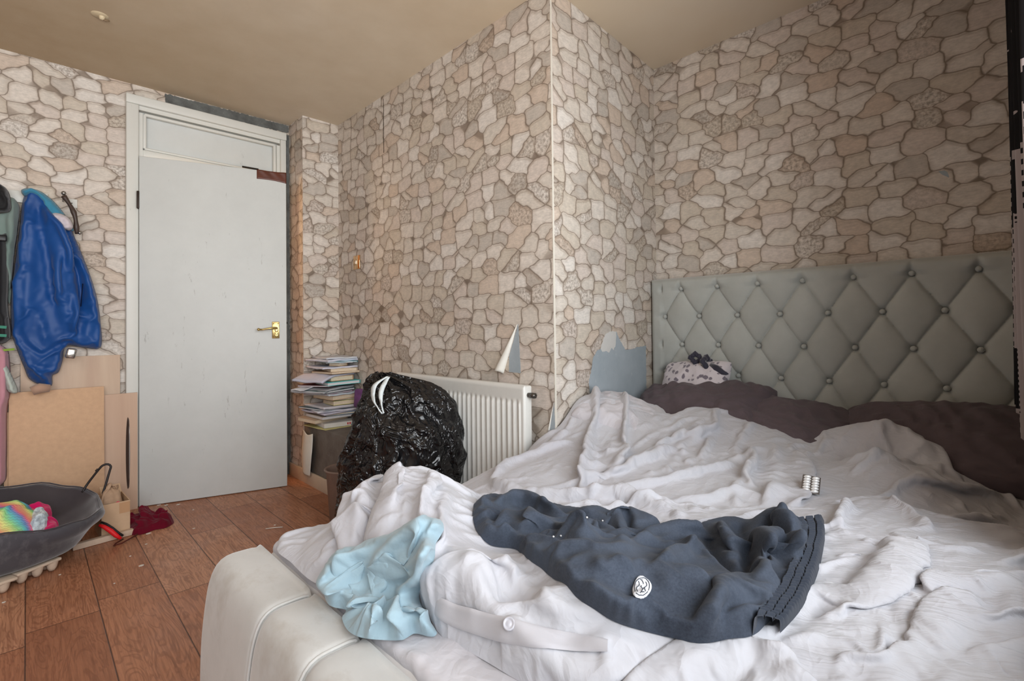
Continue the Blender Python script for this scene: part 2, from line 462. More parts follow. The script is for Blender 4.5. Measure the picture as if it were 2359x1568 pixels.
def stroke(x, y, pts, w_, h_, skew=0.0, taper=True):
    """a fold along a polyline: gaussian cross-section, tapering to both ends; skew makes one side steeper"""
    P = np.array(catmull(pts, .03, False))
    lo = P.min(0) - 4 * w_; hi = P.max(0) + 4 * w_
    m = (x > lo[0]) & (x < hi[0]) & (y > lo[1]) & (y < hi[1])
    out = np.zeros(x.shape)
    if not m.any(): return out
    d, t, s = seg_dist(x[m], y[m], P, False, True)
    ww = w_ * np.where(s > 0, 1 + skew, 1 - skew)
    env = np.clip(np.minimum(t, 1 - t) * 5, 0, 1) if taper else 1.0
    out[m] = h_ * np.exp(-(d / ww) ** 2) * (env * env * (3 - 2 * env) if taper else 1)
    return out
def pbd(X, rest, free, floor, iters=60, inner=6, grav=.0012, bend=.15, fric=.5, stiff=1.0):
    """settle a grid cloth X (n,m,3) on the height field floor(x,y); rest=(du,dv)"""
    n, m, _ = X.shape; V = np.zeros_like(X); du, dv = rest; dg = math.hypot(du, dv)
    W = free.astype(float)
    def proj(A, B_, WA, WB, L, k):
        d = B_ - A; l_ = np.sqrt((d * d).sum(-1)) + 1e-9; ws = WA + WB + 1e-9
        c = (k * (l_ - L) / l_ / ws)[..., None] * d
        A += c * WA[..., None]; B_ -= c * WB[..., None]
    def cons(k1, k2):
        for s in (0, 1):
            e = (n - s) // 2 * 2 + s
            proj(X[s:e:2], X[s + 1:e + 1:2][:(e - s) // 2], W[s:e:2], W[s + 1:e + 1:2][:(e - s) // 2], du, k1)
            e = (m - s) // 2 * 2 + s
            proj(X[:, s:e:2], X[:, s + 1:e + 1:2][:, :(e - s) // 2], W[:, s:e:2], W[:, s + 1:e + 1:2][:, :(e - s) // 2], dv, k1)
            e = (n - 1 - s) // 2 * 2 + s
            proj(X[s:e:2, :-1], X[s + 1:e + 1:2, 1:], W[s:e:2, :-1], W[s + 1:e + 1:2, 1:], dg, k1 * .5)
            proj(X[s:e:2, 1:], X[s + 1:e + 1:2, :-1], W[s:e:2, 1:], W[s + 1:e + 1:2, :-1], dg, k1 * .5)
        for s in (0, 1, 2, 3):
            A, B_ = X[s:n - 2:4], X[s + 2:n:4]; q = min(len(A), len(B_))
            proj(A[:q], B_[:q], W[s:n - 2:4][:q], W[s + 2:n:4][:q], 2 * du, k2)
            A, B_ = X[:, s:m - 2:4], X[:, s + 2:m:4]; q = min(A.shape[1], B_.shape[1])
            proj(A[:, :q], B_[:, :q], W[:, s:m - 2:4][:, :q], W[:, s + 2:m:4][:, :q], 2 * dv, k2)
    for it in range(iters):
        O = X.copy()
        V *= .96; V[..., 2] -= grav; X += V * W[..., None]
        for k in range(inner): cons(stiff, bend)
        fz = floor(X[..., 0], X[..., 1]); hit = X[..., 2] < fz
        X[..., 2] = np.where(hit & (W > 0), fz, X[..., 2])
        V = X - O
        V[hit] *= (1 - fric)
        sp = np.sqrt((V * V).sum(-1)); V *= np.minimum(1, .006 / (sp + 1e-9))[..., None]
    return X
def grid_faces(n, m, keep=None):
    i, j = np.meshgrid(np.arange(n - 1), np.arange(m - 1), indexing='ij')
    F = np.stack([i * m + j, (i + 1) * m + j, (i + 1) * m + j + 1, i * m + j + 1], -1).reshape(-1, 4)
    if keep is not None: F = F[keep.reshape(-1)]
    return F
def mesh_np(name, V, F, mat=None, parent=None, loc=None, uv=None, sub=0, solid=0):
    V = np.asarray(V, float).reshape(-1, 3); F = np.asarray(F)
    used = np.unique(F); mp = -np.ones(len(V), int); mp[used] = np.arange(len(used)); V2 = V[used]; F = mp[F]
    me = bpy.data.meshes.new(name); me.vertices.add(len(V2)); me.vertices.foreach_set('co', V2.astype(np.float32).ravel())
    k = F.shape[1]; me.loops.add(F.size); me.loops.foreach_set('vertex_index', F.astype(np.int32).ravel())
    me.polygons.add(len(F)); me.polygons.foreach_set('loop_start', np.arange(0, F.size, k, dtype=np.int32)); me.polygons.foreach_set('loop_total', np.full(len(F), k, np.int32))
    me.polygons.foreach_set('use_smooth', [True] * len(F))
    if uv is not None:
        l = me.uv_layers.new(name='UVMap'); l.data.foreach_set('uv', np.asarray(uv, float).reshape(-1, 2)[used][F.ravel()].astype(np.float32).ravel())
    me.update(calc_edges=True); me.validate()
    o = link(name, me, mat, parent, loc)
    if solid:
        m_ = o.modifiers.new('solid', 'SOLIDIFY'); m_.thickness = solid; m_.offset = -1
    if sub:
        m_ = o.modifiers.new('sub', 'SUBSURF'); m_.levels = sub; m_.render_levels = sub
    return o
def patch(name, outline, zf, res, mat, parent=None, sub=0, smooth_out=True):
    """surface z = zf(x, y, d) over a closed outline (d = distance from the edge); border vertices snapped onto the outline"""
    P = catmull(outline, res * 2) if smooth_out else np.array(outline, float)
    lo, hi = P.min(0) - res, P.max(0) + res
    xs = np.arange(lo[0], hi[0] + res, res); ys = np.arange(lo[1], hi[1] + res, res)
    X, Y = np.meshgrid(xs, ys, indexing='ij')
    cxm, cym = (X[:-1, :-1] + X[1:, 1:]) / 2, (Y[:-1, :-1] + Y[1:, 1:]) / 2
    keep = inside(cxm, cym, P)
    n, m = X.shape; cnt = np.zeros((n, m), int)
    for a in (0, 1):
        for b_ in (0, 1): cnt[a:n - 1 + a, b_:m - 1 + b_] += keep
    edge = (cnt > 0) & (cnt < 4)
    ei = np.argwhere(edge)
    ex, ey = X[edge], Y[edge]; bx, by = ex.copy(), ey.copy(); best = np.full(ex.shape, 1e9)
    for i in range(len(P)):
        a = P[i]; b_ = P[(i + 1) % len(P)]; d = b_ - a; L = d @ d + 1e-12
        t = np.clip(((ex - a[0]) * d[0] + (ey - a[1]) * d[1]) / L, 0, 1)
        qx, qy = a[0] + t * d[0], a[1] + t * d[1]; q = (ex - qx) ** 2 + (ey - qy) ** 2
        mm = q < best; best[mm] = q[mm]; bx[mm] = qx[mm]; by[mm] = qy[mm]
    X[edge] = bx; Y[edge] = by
    D = np.zeros(X.shape); u = cnt > 0
    D[u] = seg_dist(X[u], Y[u], P); D[edge] = 0
    Z = np.zeros(X.shape); Z[u] = zf(X[u], Y[u], D[u])
    return mesh_np(name, np.stack([X, Y, Z], -1), grid_faces(n, m, keep), mat, parent, uv=np.stack([X, Y], -1), sub=sub)
def sample(Z, x0, y0, res):
    """bilinear height lookup"""
    def f(x, y):
        gx = np.clip((x - x0) / res, 0, Z.shape[0] - 1.001); gy = np.clip((y - y0) / res, 0, Z.shape[1] - 1.001)
        i = gx.astype(int); j = gy.astype(int); a = gx - i; b_ = gy - j
        return (Z[i, j] * (1 - a) + Z[i + 1, j] * a) * (1 - b_) + (Z[i, j + 1] * (1 - a) + Z[i + 1, j + 1] * a) * b_
    return f
def drape(name, outline, zf, res, mat, strokes=(), excess=.05, iso=.02, iters=45, grav=.0012, bend=.3, edge_r=.03, thick=0.0, parent=None, sub=1, seed=1, wr=.006, wl=.05, wang=.6, smooth_out=True, rim=None, shape=None, frame=None):
    """A laid cloth. zf(x,y) is what lies underneath (its padding included); strokes = (points, width, height, skew) folds.
    The cloth gets spare length across the folds and is settled by gravity so that it wrinkles by itself."""
    P = catmull(outline, res * 2) if smooth_out else np.array(outline, float)
    lo, hi = P.min(0) - 3 * res, P.max(0) + 3 * res
    xs = np.arange(lo[0], hi[0] + res, res); ys = np.arange(lo[1], hi[1] + res, res)
    X, Y = np.meshgrid(xs, ys, indexing='ij'); n, m = X.shape
    keep = inside((X[:-1, :-1] + X[1:, 1:]) / 2, (Y[:-1, :-1] + Y[1:, 1:]) / 2, P)
    cnt = np.zeros((n, m), int)
    for a in (0, 1):
        for b_ in (0, 1): cnt[a:n - 1 + a, b_:m - 1 + b_] += keep
    edge = (cnt > 0) & (cnt < 4); inn = cnt == 4
    ex, ey = X[edge], Y[edge]; bx, by = ex.copy(), ey.copy(); best = np.full(ex.shape, 1e9)
    for i in range(len(P)):
        a = P[i]; b_ = P[(i + 1) % len(P)]; d = b_ - a; L = d @ d + 1e-12
        t = np.clip(((ex - a[0]) * d[0] + (ey - a[1]) * d[1]) / L, 0, 1)
        qx, qy = a[0] + t * d[0], a[1] + t * d[1]; q = (ex - qx) ** 2 + (ey - qy) ** 2
        mm = q < best; best[mm] = q[mm]; bx[mm] = qx[mm]; by[mm] = qy[mm]
    X[edge] = bx; Y[edge] = by
    D = np.full(X.shape, 0.0); u = cnt > 0
    Pc = P[::max(1, len(P) // 220)]
    D[u] = seg_dist(X[u], Y[u], Pc); D[edge] = 0
    prof = np.sqrt(np.clip(1 - (1 - np.clip(D / edge_r, 0, 1)) ** 2, 0, 1))
    base = zf(X, Y)
    S = np.zeros(X.shape); T = np.zeros(X.shape + (3,))
    for st in strokes:
        pts, w_, h_ = st[0], st[1], st[2]; sk = st[3] if len(st) > 3 else 0
        S += stroke(X, Y, pts, w_, h_, sk)
    if thick > .008: S = np.maximum(S, -(thick - .004))
    c, s = math.cos(wang), math.sin(wang)
    wrk = wr * creases(X, Y, wang, wl, 5, seed) + wr * .8 * np.abs(fbm(X / (wl * 1.4), Y / (wl * 1.4), seed + 5, 2))
    fw = fbm(X * 2.3 + 7, Y * 2.3, seed + 21, 2)
    fine = np.where(fw > 0, creases(X, Y, wang + .5, wl * .5, 7, seed + 31), creases(X, Y, wang - .6, wl * .5, 7, seed + 33)) * np.clip(np.abs(fw) * 4, 0, 1)
    wrk = wrk + wr * .62 * fine
    Z = base + prof * (thick + np.maximum(S, -.05 if shape is None else -.10) + wrk) 
    if shape is not None: Z = Z + shape(X, Y, D) * prof
    G = np.stack([X, Y, Z], -1)
    # spare cloth, mostly across the local fold direction
    gx, gy = np.gradient(S, res); g2 = gx * gx + gy * gy + 1e-6
    wgt = np.clip(g2 * 60, 0, 1)
    nx = np.where(g2 > 3e-5, gx / np.sqrt(g2), -s); ny = np.where(g2 > 3e-5, gy / np.sqrt(g2), c)
    lump = .6 + .8 * np.clip(fbm(X * 3.1, Y * 3.1, seed + 11, 2) + .5, 0, 1)
    Exx = (iso + excess * nx * nx) * lump; Eyy = (iso + excess * ny * ny) * lump; Exy = excess * nx * ny * lump
    free = inn.copy()
    fl = base + prof * (thick * .98 + wrk * .55 + np.clip(S, -.05 if shape is None else -.10, None) * .9)
    if shape is not None: fl = fl + shape(X, Y, D) * prof * .85
    fl = np.maximum(fl, base + .002 * (prof > .2))
    floor = sample(fl, xs[0], ys[0], res)
    G = settle(G, free, floor, Exx, Eyy, Exy, iters, 6, grav, bend)
    o = mesh_np(name, G, grid_faces(n, m, keep), mat, parent, uv=np.stack([X, Y], -1), sub=sub)
    if frame is not None: o.matrix_world = frame.mat()
    Zt = base.copy(); kk = 4
    for a in range(kk):
        for b_ in range(kk):
            fa, fb = a / kk, b_ / kk
            Q = (G[:-1, :-1] * (1 - fa) + G[1:, :-1] * fa) * (1 - fb) + (G[:-1, 1:] * (1 - fa) + G[1:, 1:] * fa) * fb
            Q = Q[keep]; ix = np.clip(np.round((Q[:, 0] - xs[0]) / res).astype(int), 0, n - 1); iy = np.clip(np.round((Q[:, 1] - ys[0]) / res).astype(int), 0, m - 1)
            np.maximum.at(Zt, (ix, iy), Q[:, 2])
    top = sample(Zt, xs[0], ys[0], res)
    def topf(x, y, f=top, P=Pc, zf=zf):
        r = zf(x, y).copy() if hasattr(x, 'shape') else zf(np.array([x]), np.array([y]))
        x = np.atleast_1d(x); y = np.atleast_1d(y)
        ins = inside(x, y, P)
        return np.where(ins, f(x, y), r)
    return o, topf
def settle(X, free, floor, Exx, Eyy, Exy, iters, inner, grav, bend):
    X = X.copy(); V = np.zeros_like(X); W = free.astype(float)
    def ln(A, B_): d = B_ - A; return np.sqrt((d * d).sum(-1))
    def av(a, b_): return (a + b_) / 2
    Lu = ln(X[:-1], X[1:]) * (1 + av(Exx[:-1], Exx[1:]))
    Lv = ln(X[:, :-1], X[:, 1:]) * (1 + av(Eyy[:, :-1], Eyy[:, 1:]))
    Ld = ln(X[:-1, :-1], X[1:, 1:]) * (1 + (Exx + Eyy + 2 * Exy)[:-1, :-1] / 2)
    Le = ln(X[1:, :-1], X[:-1, 1:]) * (1 + (Exx + Eyy - 2 * Exy)[:-1, :-1] / 2)
    n, m, _ = X.shape
    def proj(A, B_, WA, WB, L, k):
        d = B_ - A; l_ = np.sqrt((d * d).sum(-1)) + 1e-9
        c = (k * (l_ - L) / l_ / (WA + WB + 1e-9))[..., None] * d
        A += c * WA[..., None]; B_ -= c * WB[..., None]
    def pr2(sa, sb, L, k):
        A, B_ = X[sa], X[sb]; q0 = min(A.shape[0], B_.shape[0], L.shape[0]); q1 = min(A.shape[1], B_.shape[1], L.shape[1])
        proj(A[:q0, :q1], B_[:q0, :q1], W[sa][:q0, :q1], W[sb][:q0, :q1], L[:q0, :q1], k)
    sl = slice
    for it in range(iters):
        O = X.copy()
        V *= .95; V[..., 2] -= grav; X += V * W[..., None]
        for k in range(inner):
            for s in (0, 1):
                pr2((sl(s, None, 2), sl(None)), (sl(s + 1, None, 2), sl(None)), Lu[s::2], 1.0)
                pr2((sl(None), sl(s, None, 2)), (sl(None), sl(s + 1, None, 2)), Lv[:, s::2], 1.0)
                pr2((sl(s, -1, 2), sl(None, -1)), (sl(s + 1, None, 2), sl(1, None)), Ld[s::2], .5)
                pr2((sl(s + 1, None, 2), sl(None, -1)), (sl(s, -1, 2), sl(1, None)), Le[s::2], .5)
            for s in (0, 1, 2, 3):
                Lu2 = Lu[:-1] + Lu[1:]; Lv2 = Lv[:, :-1] + Lv[:, 1:]
                pr2((sl(s, None, 4), sl(None)), (sl(s + 2, None, 4), sl(None)), Lu2[s::4], bend)
                pr2((sl(None), sl(s, None, 4)), (sl(None), sl(s + 2, None, 4)), Lv2[:, s::4], bend)
        fz = floor(X[..., 0], X[..., 1]); hit = (X[..., 2] < fz) & free
        X[..., 2] = np.where(hit, fz, X[..., 2])
        V = X - O; V[hit] *= .2; V[..., :2] *= .9
        sp = np.sqrt((V * V).sum(-1)); V *= np.minimum(1, .005 / (sp + 1e-9))[..., None]
    return X
def S2(px, py, z):
    p = at(px, py, 2, z); return (float(p[0]), float(p[1]))
def L2(pts, z):
    """photo points -> plan points; each (px,py) or (px,py,z)"""
    return [S2(p[0], p[1], p[2] if len(p) > 2 else z) for p in pts]
def C3(pts):
    return [S2(p[0], p[1], p[2]) + (p[2],) for p in pts]
def hit(px, py, fn, t0=.3, t1=3.2):
    """where the line of sight of a photo point meets the height field fn"""
    d = CM.T @ np.array([(px - CX) / FPX, -(py - PCY) / FPX, 1.0]); t = np.linspace(t0, t1, 900)
    X = CAMP[:, None] + d[:, None] * t
    z = fn(X[0], X[1]); below = np.where(X[2] <= z)[0]
    k = below[0] if len(below) else -1
    return X[:, k]
def cushion(name, lx, ly, h, mat, parent=None, n=44, wr=.01, seed=3, bag=.0, p=2.6, pinch=.10):
    """soft closed pillow, its plane local xy, corners pinched"""
    u = np.linspace(-1, 1, n); U, V = np.meshgrid(u, u, indexing='ij')
    prof = ((1 - np.abs(U) ** p) * (1 - np.abs(V) ** p)) ** .5
    k = 1 - pinch * (1 - np.clip(1 - (U * V) ** 2, 0, 1)) 
    side = 1 - pinch * .5 * (np.abs(U) ** 4 * (1 - V * V) + np.abs(V) ** 4 * (1 - U * U)) - .09 * (U * V) ** 4
    X = U * lx / 2 * side; Y = V * ly / 2 * side
    out = []
    for sg in (1, -1):
        w1 = creases(X + sg * 3, Y, .4 * sg, .07, 4, seed) * wr + creases(X, Y + sg * 5, 1.9, .06, 3, seed + 9) * wr * .8
        rad = np.arctan2(V, U); R_ = np.maximum(np.abs(U), np.abs(V))
        w2 = np.abs(vnoise(rad * 6 + 10, R_ * 1.2, seed + 4)) * np.clip(R_ - .35, 0, 1) * wr * 2.4
        Z = sg * (h / 2 * prof + (w1 - w2) * np.clip(prof * 2.5, 0, 1))
        out.append(np.stack([X, Y, Z], -1))
    A, B_ = out; n2 = n * n
    V3 = np.concatenate([A.reshape(-1, 3), B_.reshape(-1, 3)])
    F = grid_faces(n, n); F2 = F[:, ::-1] + n2
    bd = [(i, 0) for i in range(n)] + [(n - 1, j) for j in range(1, n)] + [(i, n - 1) for i in range(n - 2, -1, -1)] + [(0, j) for j in range(n - 2, 0, -1)]
    mp = np.arange(2 * n2)
    for i, j in bd: mp[n2 + i * n + j] = i * n + j
    F2 = mp[F2]
    return mesh_np(name, V3, np.concatenate([F, F2]), mat, parent, sub=1)

def normal_off(x, y, f, h, e=.006):
    """points lifted off a height field along its normal"""
    z = f(x, y); gx = (f(x + e, y) - f(x - e, y)) / (2 * e); gy = (f(x, y + e) - f(x, y - e)) / (2 * e)
    k = 1 / np.sqrt(1 + gx * gx + gy * gy)
    return np.stack([x - gx * k * h, y - gy * k * h, z + k * h], -1)

class Frame:
    """a tilted plan: u, v across, w towards the eye; fn is the world height field underneath"""
    def __init__(self, origin, n, fn, ext=.55, res=.007):
        self.o = np.array(origin, float); N = np.array(n, float); self.n = N / np.linalg.norm(N)
        U = np.array([.715, -.699, 0]); U -= self.n * (U @ self.n); self.u = U / np.linalg.norm(U); self.v = np.cross(self.n, self.u); self.fn = fn
        g = np.arange(-ext, ext, res); A, B_ = np.meshgrid(g, g, indexing='ij'); W = np.full(A.shape, -.4); done = np.zeros(A.shape, bool); prev = None
        for w_ in np.arange(.40, -.40, -.005):
            P = [self.o[k] + self.u[k] * A + self.v[k] * B_ + self.n[k] * w_ for k in range(3)]
            d = P[2] - fn(P[0], P[1])
            new = (d <= 0) & ~done
            if prev is not None: W[new] = (w_ + .005 * d[new] / (d[new] - prev[new] - 1e-12) * -1 * -1) if False else (w_ + .005 * np.clip(-d[new] / (prev[new] - d[new] + 1e-12), 0, 1))
            done |= new; prev = d
        for _i in range(2): W[1:-1, 1:-1] = .5 * W[1:-1, 1:-1] + .125 * (W[2:, 1:-1] + W[:-2, 1:-1] + W[1:-1, 2:] + W[1:-1, :-2])
        self.base = sample(W, -ext, -ext, res)
    def mat(self): return Matrix([[self.u[k], self.v[k], self.n[k], self.o[k]] for k in range(3)] + [[0, 0, 0, 1]])
    def px(self, px, py, h=0.0, f=None):
        """photo point -> (u, v) on the surface lifted by h"""
        f = f or self.base
        c = self.to(CAMP); d = CM.T @ np.array([(px - CX) / FPX, -(py - PCY) / FPX, 1.0]); d = np.array([d @ self.u, d @ self.v, d @ self.n])
        t = np.linspace(.25, 2.6, 1400); X = c[:, None] + d[:, None] * t; b_ = np.where((X[2] <= f(X[0], X[1]) + h) & (np.abs(X[0]) < .6) & (np.abs(X[1]) < .6))[0]
        k = b_[0] if len(b_) else -1
        return (float(X[0, k]), float(X[1, k]))
    def to(self, p): q = np.array(p, float) - self.o; return np.array([q @ self.u, q @ self.v, q @ self.n])
# ------------------------------------------------------------------ bed
def mat_fabric(name, c, c2=None, rough=.85, sheen=.25, weave=900, bump=.12, blotch=3, dirt=None, soft=0, crumple=0.0, csc=7):
    t = NT(name, rough, .15); v = t.coord()
    n = t.ramp(t.noise(v, blotch, 4, .6), [(.32, 0.0), (.7, 1.0)])
    k = t.mix(n, c, c2 or tuple(x * .93 for x in c))
    if dirt:
        k = t.mix(t.ramp(t.noise(v, 8, 5, .7), [(.52, 0.0), (.75, .55)]), k, dirt)
    if soft: k = t.mix(t.ramp(t.noise(v, 240, 3, .7), [(.3, 0.0), (.7, soft)]), k, tuple(min(1, x * 1.6 + .01) for x in c))
    t.color(k)
    t.p.inputs['Sheen Weight'].default_value = sheen; t.p.inputs['Sheen Roughness'].default_value = .5
    h = t.math('ADD', t.math('MULTIPLY', t.noise(v, weave, 2, .6), .4), t.noise(v, 60, 4, .6))
    pv = t.bump(h, bump, .003)
    if crumple:
        vv = t.vmath('ADD', v, t.vmath('SCALE', t.noise(v, 5, 3, .5, out=1), scale=.22))
        r1 = t.math('ABSOLUTE', t.math('SUBTRACT', t.noise(t.mapping(vv, (1.0, 2.6, 1.5), (0, 0, .5)), csc, 3, .5), .5))
        r2 = t.math('ABSOLUTE', t.math('SUBTRACT', t.noise(t.mapping(vv, (2.4, .8, 1.5), (0, 0, .2)), csc * 1.7, 3, .5), .5))
        rr = t.math('ADD', t.math('SUBTRACT', 1.0, t.math('MULTIPLY', r1, 5.5, clamp=True)), t.math('MULTIPLY', t.math('SUBTRACT', 1.0, t.math('MULTIPLY', r2, 6.5, clamp=True)), .55))
        t.bump(rr, crumple, .012, pv)
    return t.m
def mat_velvet(name, c, c2, dirt=None):
    t = NT(name, .7, .2); v = t.coord()
    n = t.ramp(t.noise(v, 5, 5, .65), [(.3, 0.0), (.7, 1.0)])
    k = t.mix(n, c, c2)
    if dirt: k = t.mix(t.ramp(t.noise(t.mapping(v, (1.6, 1, 1)), 7, 5, .7), [(.50, 0.0), (.72, .6)]), k, dirt)
    t.color(k); t.p.inputs['Sheen Weight'].default_value = .5; t.p.inputs['Sheen Roughness'].default_value = .4
    t.bump(t.noise(v, 500, 3, .6), .1, .001); return t.m
M['velvet'] = mat_velvet('grey_velvet', srgb(176, 178, 173), srgb(162, 164, 159))
M['footvelvet'] = mat_velvet('worn_velvet', srgb(200, 199, 196), srgb(186, 184, 180), srgb(164, 154, 142))
M['sheet'] = mat_fabric('lilac_sheet', srgb(196, 193, 197), srgb(188, 184, 189), crumple=.18, csc=6)
M['duvet'] = mat_fabric('lilac_duvet', srgb(192, 192, 197), srgb(184, 183, 189), crumple=.20, csc=6)
M['plum'] = mat_fabric('plum_cotton', srgb(96, 84, 88), srgb(84, 74, 78), sheen=.1, crumple=.2, csc=5)
bed = thing('bed', 'grey velvet upholstered bed with a diamond-tufted headboard and stained pale footboard', 'bed', (1.4, .68, 0))
def off(o, root):      # place geometry written in room coordinates under a moved empty
    o.parent = root; o.matrix_parent_inverse = Matrix.Translation(-Vector(root.location)) if root.rotation_euler.z == 0 else root.matrix_basis.inverted()
    return o
# base rails
b = MB(); b.box((1.40, 1.365, .23), (1.94, .04, .30), bev=.012); b.box((1.40, -.005, .23), (1.94, .04, .30), bev=.012); b.box((1.40, .68, .17), (1.92, 1.33, .10))
for x in (.6, 1.4, 2.2):
    for y in (.1, 1.25): b.box((x, y, .04), (.05, .05, .08))
off(b.build('bed_base', M['footvelvet']), bed)
# footboard: profile in x-z swept along y with channel seams
def footboard():
    prof = []
    xi, zt = .435, .435
    raw = [(xi, .06), (xi, .25), (xi, zt - .012), (xi - .012, zt), (xi - .05, zt + .003), (xi - .082, zt + .001), (xi - .104, zt - .014), (xi - .120, zt - .05), (xi - .130, zt - .11), (xi - .138, zt - .20), (xi - .140, .12), (xi - .138, .06), (xi - .06, .055), (xi, .06)]
    prof = catmull(raw[:-1], .012, True)
    cxp = np.array([xi - .07, .25])
    ys = []; sc_ = []
    seams = [1.05, .84, .62, .40, .18]
    for y in np.concatenate([np.linspace(-.035, 1.385, 190)]):
        d = min(abs(y - s_) for s_ in seams)
        k = 1 - .085 * math.exp(-(d / .0055) ** 2) - .03 * math.exp(-(d / .022) ** 2) + .012 * math.cos(min(1, d / .1) * PI / 2)
        e = min(y + .035, 1.385 - y); k *= 1 - .07 * math.exp(-e / .006)
        ys.append(y); sc_.append(k)
    V = []
    for y, k in zip(ys, sc_):
        for p in prof:
            q = np.array([xi - .02, .25]) + (p - np.array([xi - .02, .25])) * np.array([k, .35 + .65 * k])
            if p[0] > xi - .006: q[0] = p[0] - (1 - k) * .02
            V.append((q[0], y, q[1]))
    m = len(prof); n = len(ys)
    F = [(i * m + j, i * m + (j + 1) % m, (i + 1) * m + (j + 1) % m, (i + 1) * m + j) for i in range(n - 1) for j in range(m)]
    b = MB(); b.add([Vector(v) for v in V], F, True); b.add([Vector(v) for v in V[:m]], [tuple(range(m))], False); b.add([Vector(v) for v in V[-m:]], [tuple(range(m))], False)
    bmesh.ops.remove_doubles(b.b, verts=list(b.b.verts), dist=1e-5)
    return b.build('footboard', M['footvelvet'], sub=0)
fb = off(footboard(), bed); fb['label'] = 'pale stained velvet footboard'
for s_ in (1.05, .84, .62, .40, .18):
    b = MB(); xi, zt = .435, .435
    pts = [(xi - .002, s_ + .005, zt - .02), (xi - .012, s_ + .005, zt - .004), (xi - .05, s_ + .005, zt - .002), (xi - .080, s_ + .005, zt - .004), (xi - .101, s_ + .005, zt - .017), (xi - .116, s_ + .005, zt - .051), (xi - .126, s_ + .005, zt - .11), (xi - .134, s_ + .005, zt - .20), (xi - .136, s_ + .005, .12)]
    b.tube([Vector((p[0], p[1], p[2])) for p in catmull(pts, .01, False)], .003, 8)
    off(b.build('piping', M['footvelvet']), bed)
# headboard
HX = 2.385; SY = .1858; Y00 = .097; SZ = .286; ZB = 1.176
def headboard():
    yy = np.linspace(-.055, 1.383, 400); zz = np.linspace(.12, 1.234, 310)
    Yg, Zg = np.meshgrid(yy, zz, indexing='ij')
    a = (Yg - Y00) / SY; c = (ZB - Zg) / SZ
    warp = .02 * vnoise(Yg * 5, Zg * 5, 4)
    p = a + c + warp; q = a - c + warp * .5
    sp, sq = np.abs(np.sin(PI * p)), np.abs(np.sin(PI * q))
    puff = (sp * sq) ** .26
    top = np.clip((Zg - ZB) / .02 + .5, 0, 1)
    vline = np.abs(np.sin(PI * a)); topf = .55 + .45 * np.clip(vline * 1.3, 0, 1) ** .5
    left = np.clip((Yg - (Y00 + 6.5 * SY)) / .02 + .2, 0, 1)
    puff = puff * (1 - top) + top * (.62 + .38 * (1 - np.exp(-(vline / .16) ** 2) * np.clip(1 - (Zg - ZB) / .06, 0, 1)))
    hline = np.abs(np.sin(PI * (c * 1.0 - .5)))
    puff = puff * (1 - left) + left * (.66 + .34 * (1 - np.exp(-(hline / .14) ** 2) * np.clip(1 - (Yg - Y00 - 6.5 * SY) / .05, 0, 1)))
    # pull of each button
    ai = np.round(a * 2) / 2; best = np.ones(Yg.shape) * 9
    for r in range(0, 7):
        zb = ZB - r * SZ / 2; o_ = 0 if r % 2 == 0 else .5
        ka = np.clip(np.round(a - o_), -1, 6.5 if r % 2 == 0 else 6) + o_
        best = np.minimum(best, np.hypot(Yg - (Y00 + ka * SY), Zg - zb))
    puff -= .60 * np.exp(-(best / .016) ** 2)
    ed = np.minimum(np.minimum(Yg + .055, 1.383 - Yg), 1.234 - Zg)
    rnd = np.sqrt(np.clip(1 - (1 - np.clip(ed / .03, 0, 1)) ** 2, 0, 1))
    puff += .05 * fbm(Yg * 14, Zg * 14, 2, 3)
    X = HX + .045 - rnd * (.018 + .032 * puff)
    n, m = X.shape
    V = np.stack([X, Yg, Zg], -1)
    return mesh_np('headboard', V, grid_faces(n, m)[:, ::-1], M['velvet'])
hb = off(headboard(), bed); hb['label'] = 'grey velvet diamond-tufted headboard'
b = MB(); b.box((HX + .063, .664, .66), (.035, 1.43, 1.12), bev=.01); off(b.build('headboard_back', M['velvet']), hb)
hb_btn = None
for r in range(0, 5):
    zb = ZB - r * SZ / 2; o_ = 0 if r % 2 == 0 else .5
    k = -1
    while k + o_ <= 6.6:
        yb = Y00 + (k + o_) * SY
        if yb > -.03:
            if hb_btn is None:
                b = MB(); b.lathe([(0, -.010), (.006, -.0095), (.0085, -.007), (.0105, -.002), (.0105, .004)], (0, 0, 0), 18, 'x')
                hb_btn = off(b.build('button', M['velvet']), hb); hb_btn.matrix_parent_inverse = Matrix.Identity(4); nb = hb_btn
            else:
                nb = hb_btn.copy(); col.objects.link(nb)
            nb.parent = hb; nb.location = (HX + .020, yb, zb)
        k += 1
hb.matrix_parent_inverse = Matrix.Translation(-Vector(bed.location))
# mattress
b = MB(); b.box((1.40, .68, .325), (1.93, 1.37, .21), bev=.035, seg=4)
tag(b.build('mattress', mat_fabric('mattress_ticking', srgb(214, 210, 208))), 'thick pale mattress filling the bed frame under the sheet', 'mattress')
ZM = .438
def zm(x, y): return np.full(np.shape(x), ZM) if hasattr(x, 'shape') else ZM
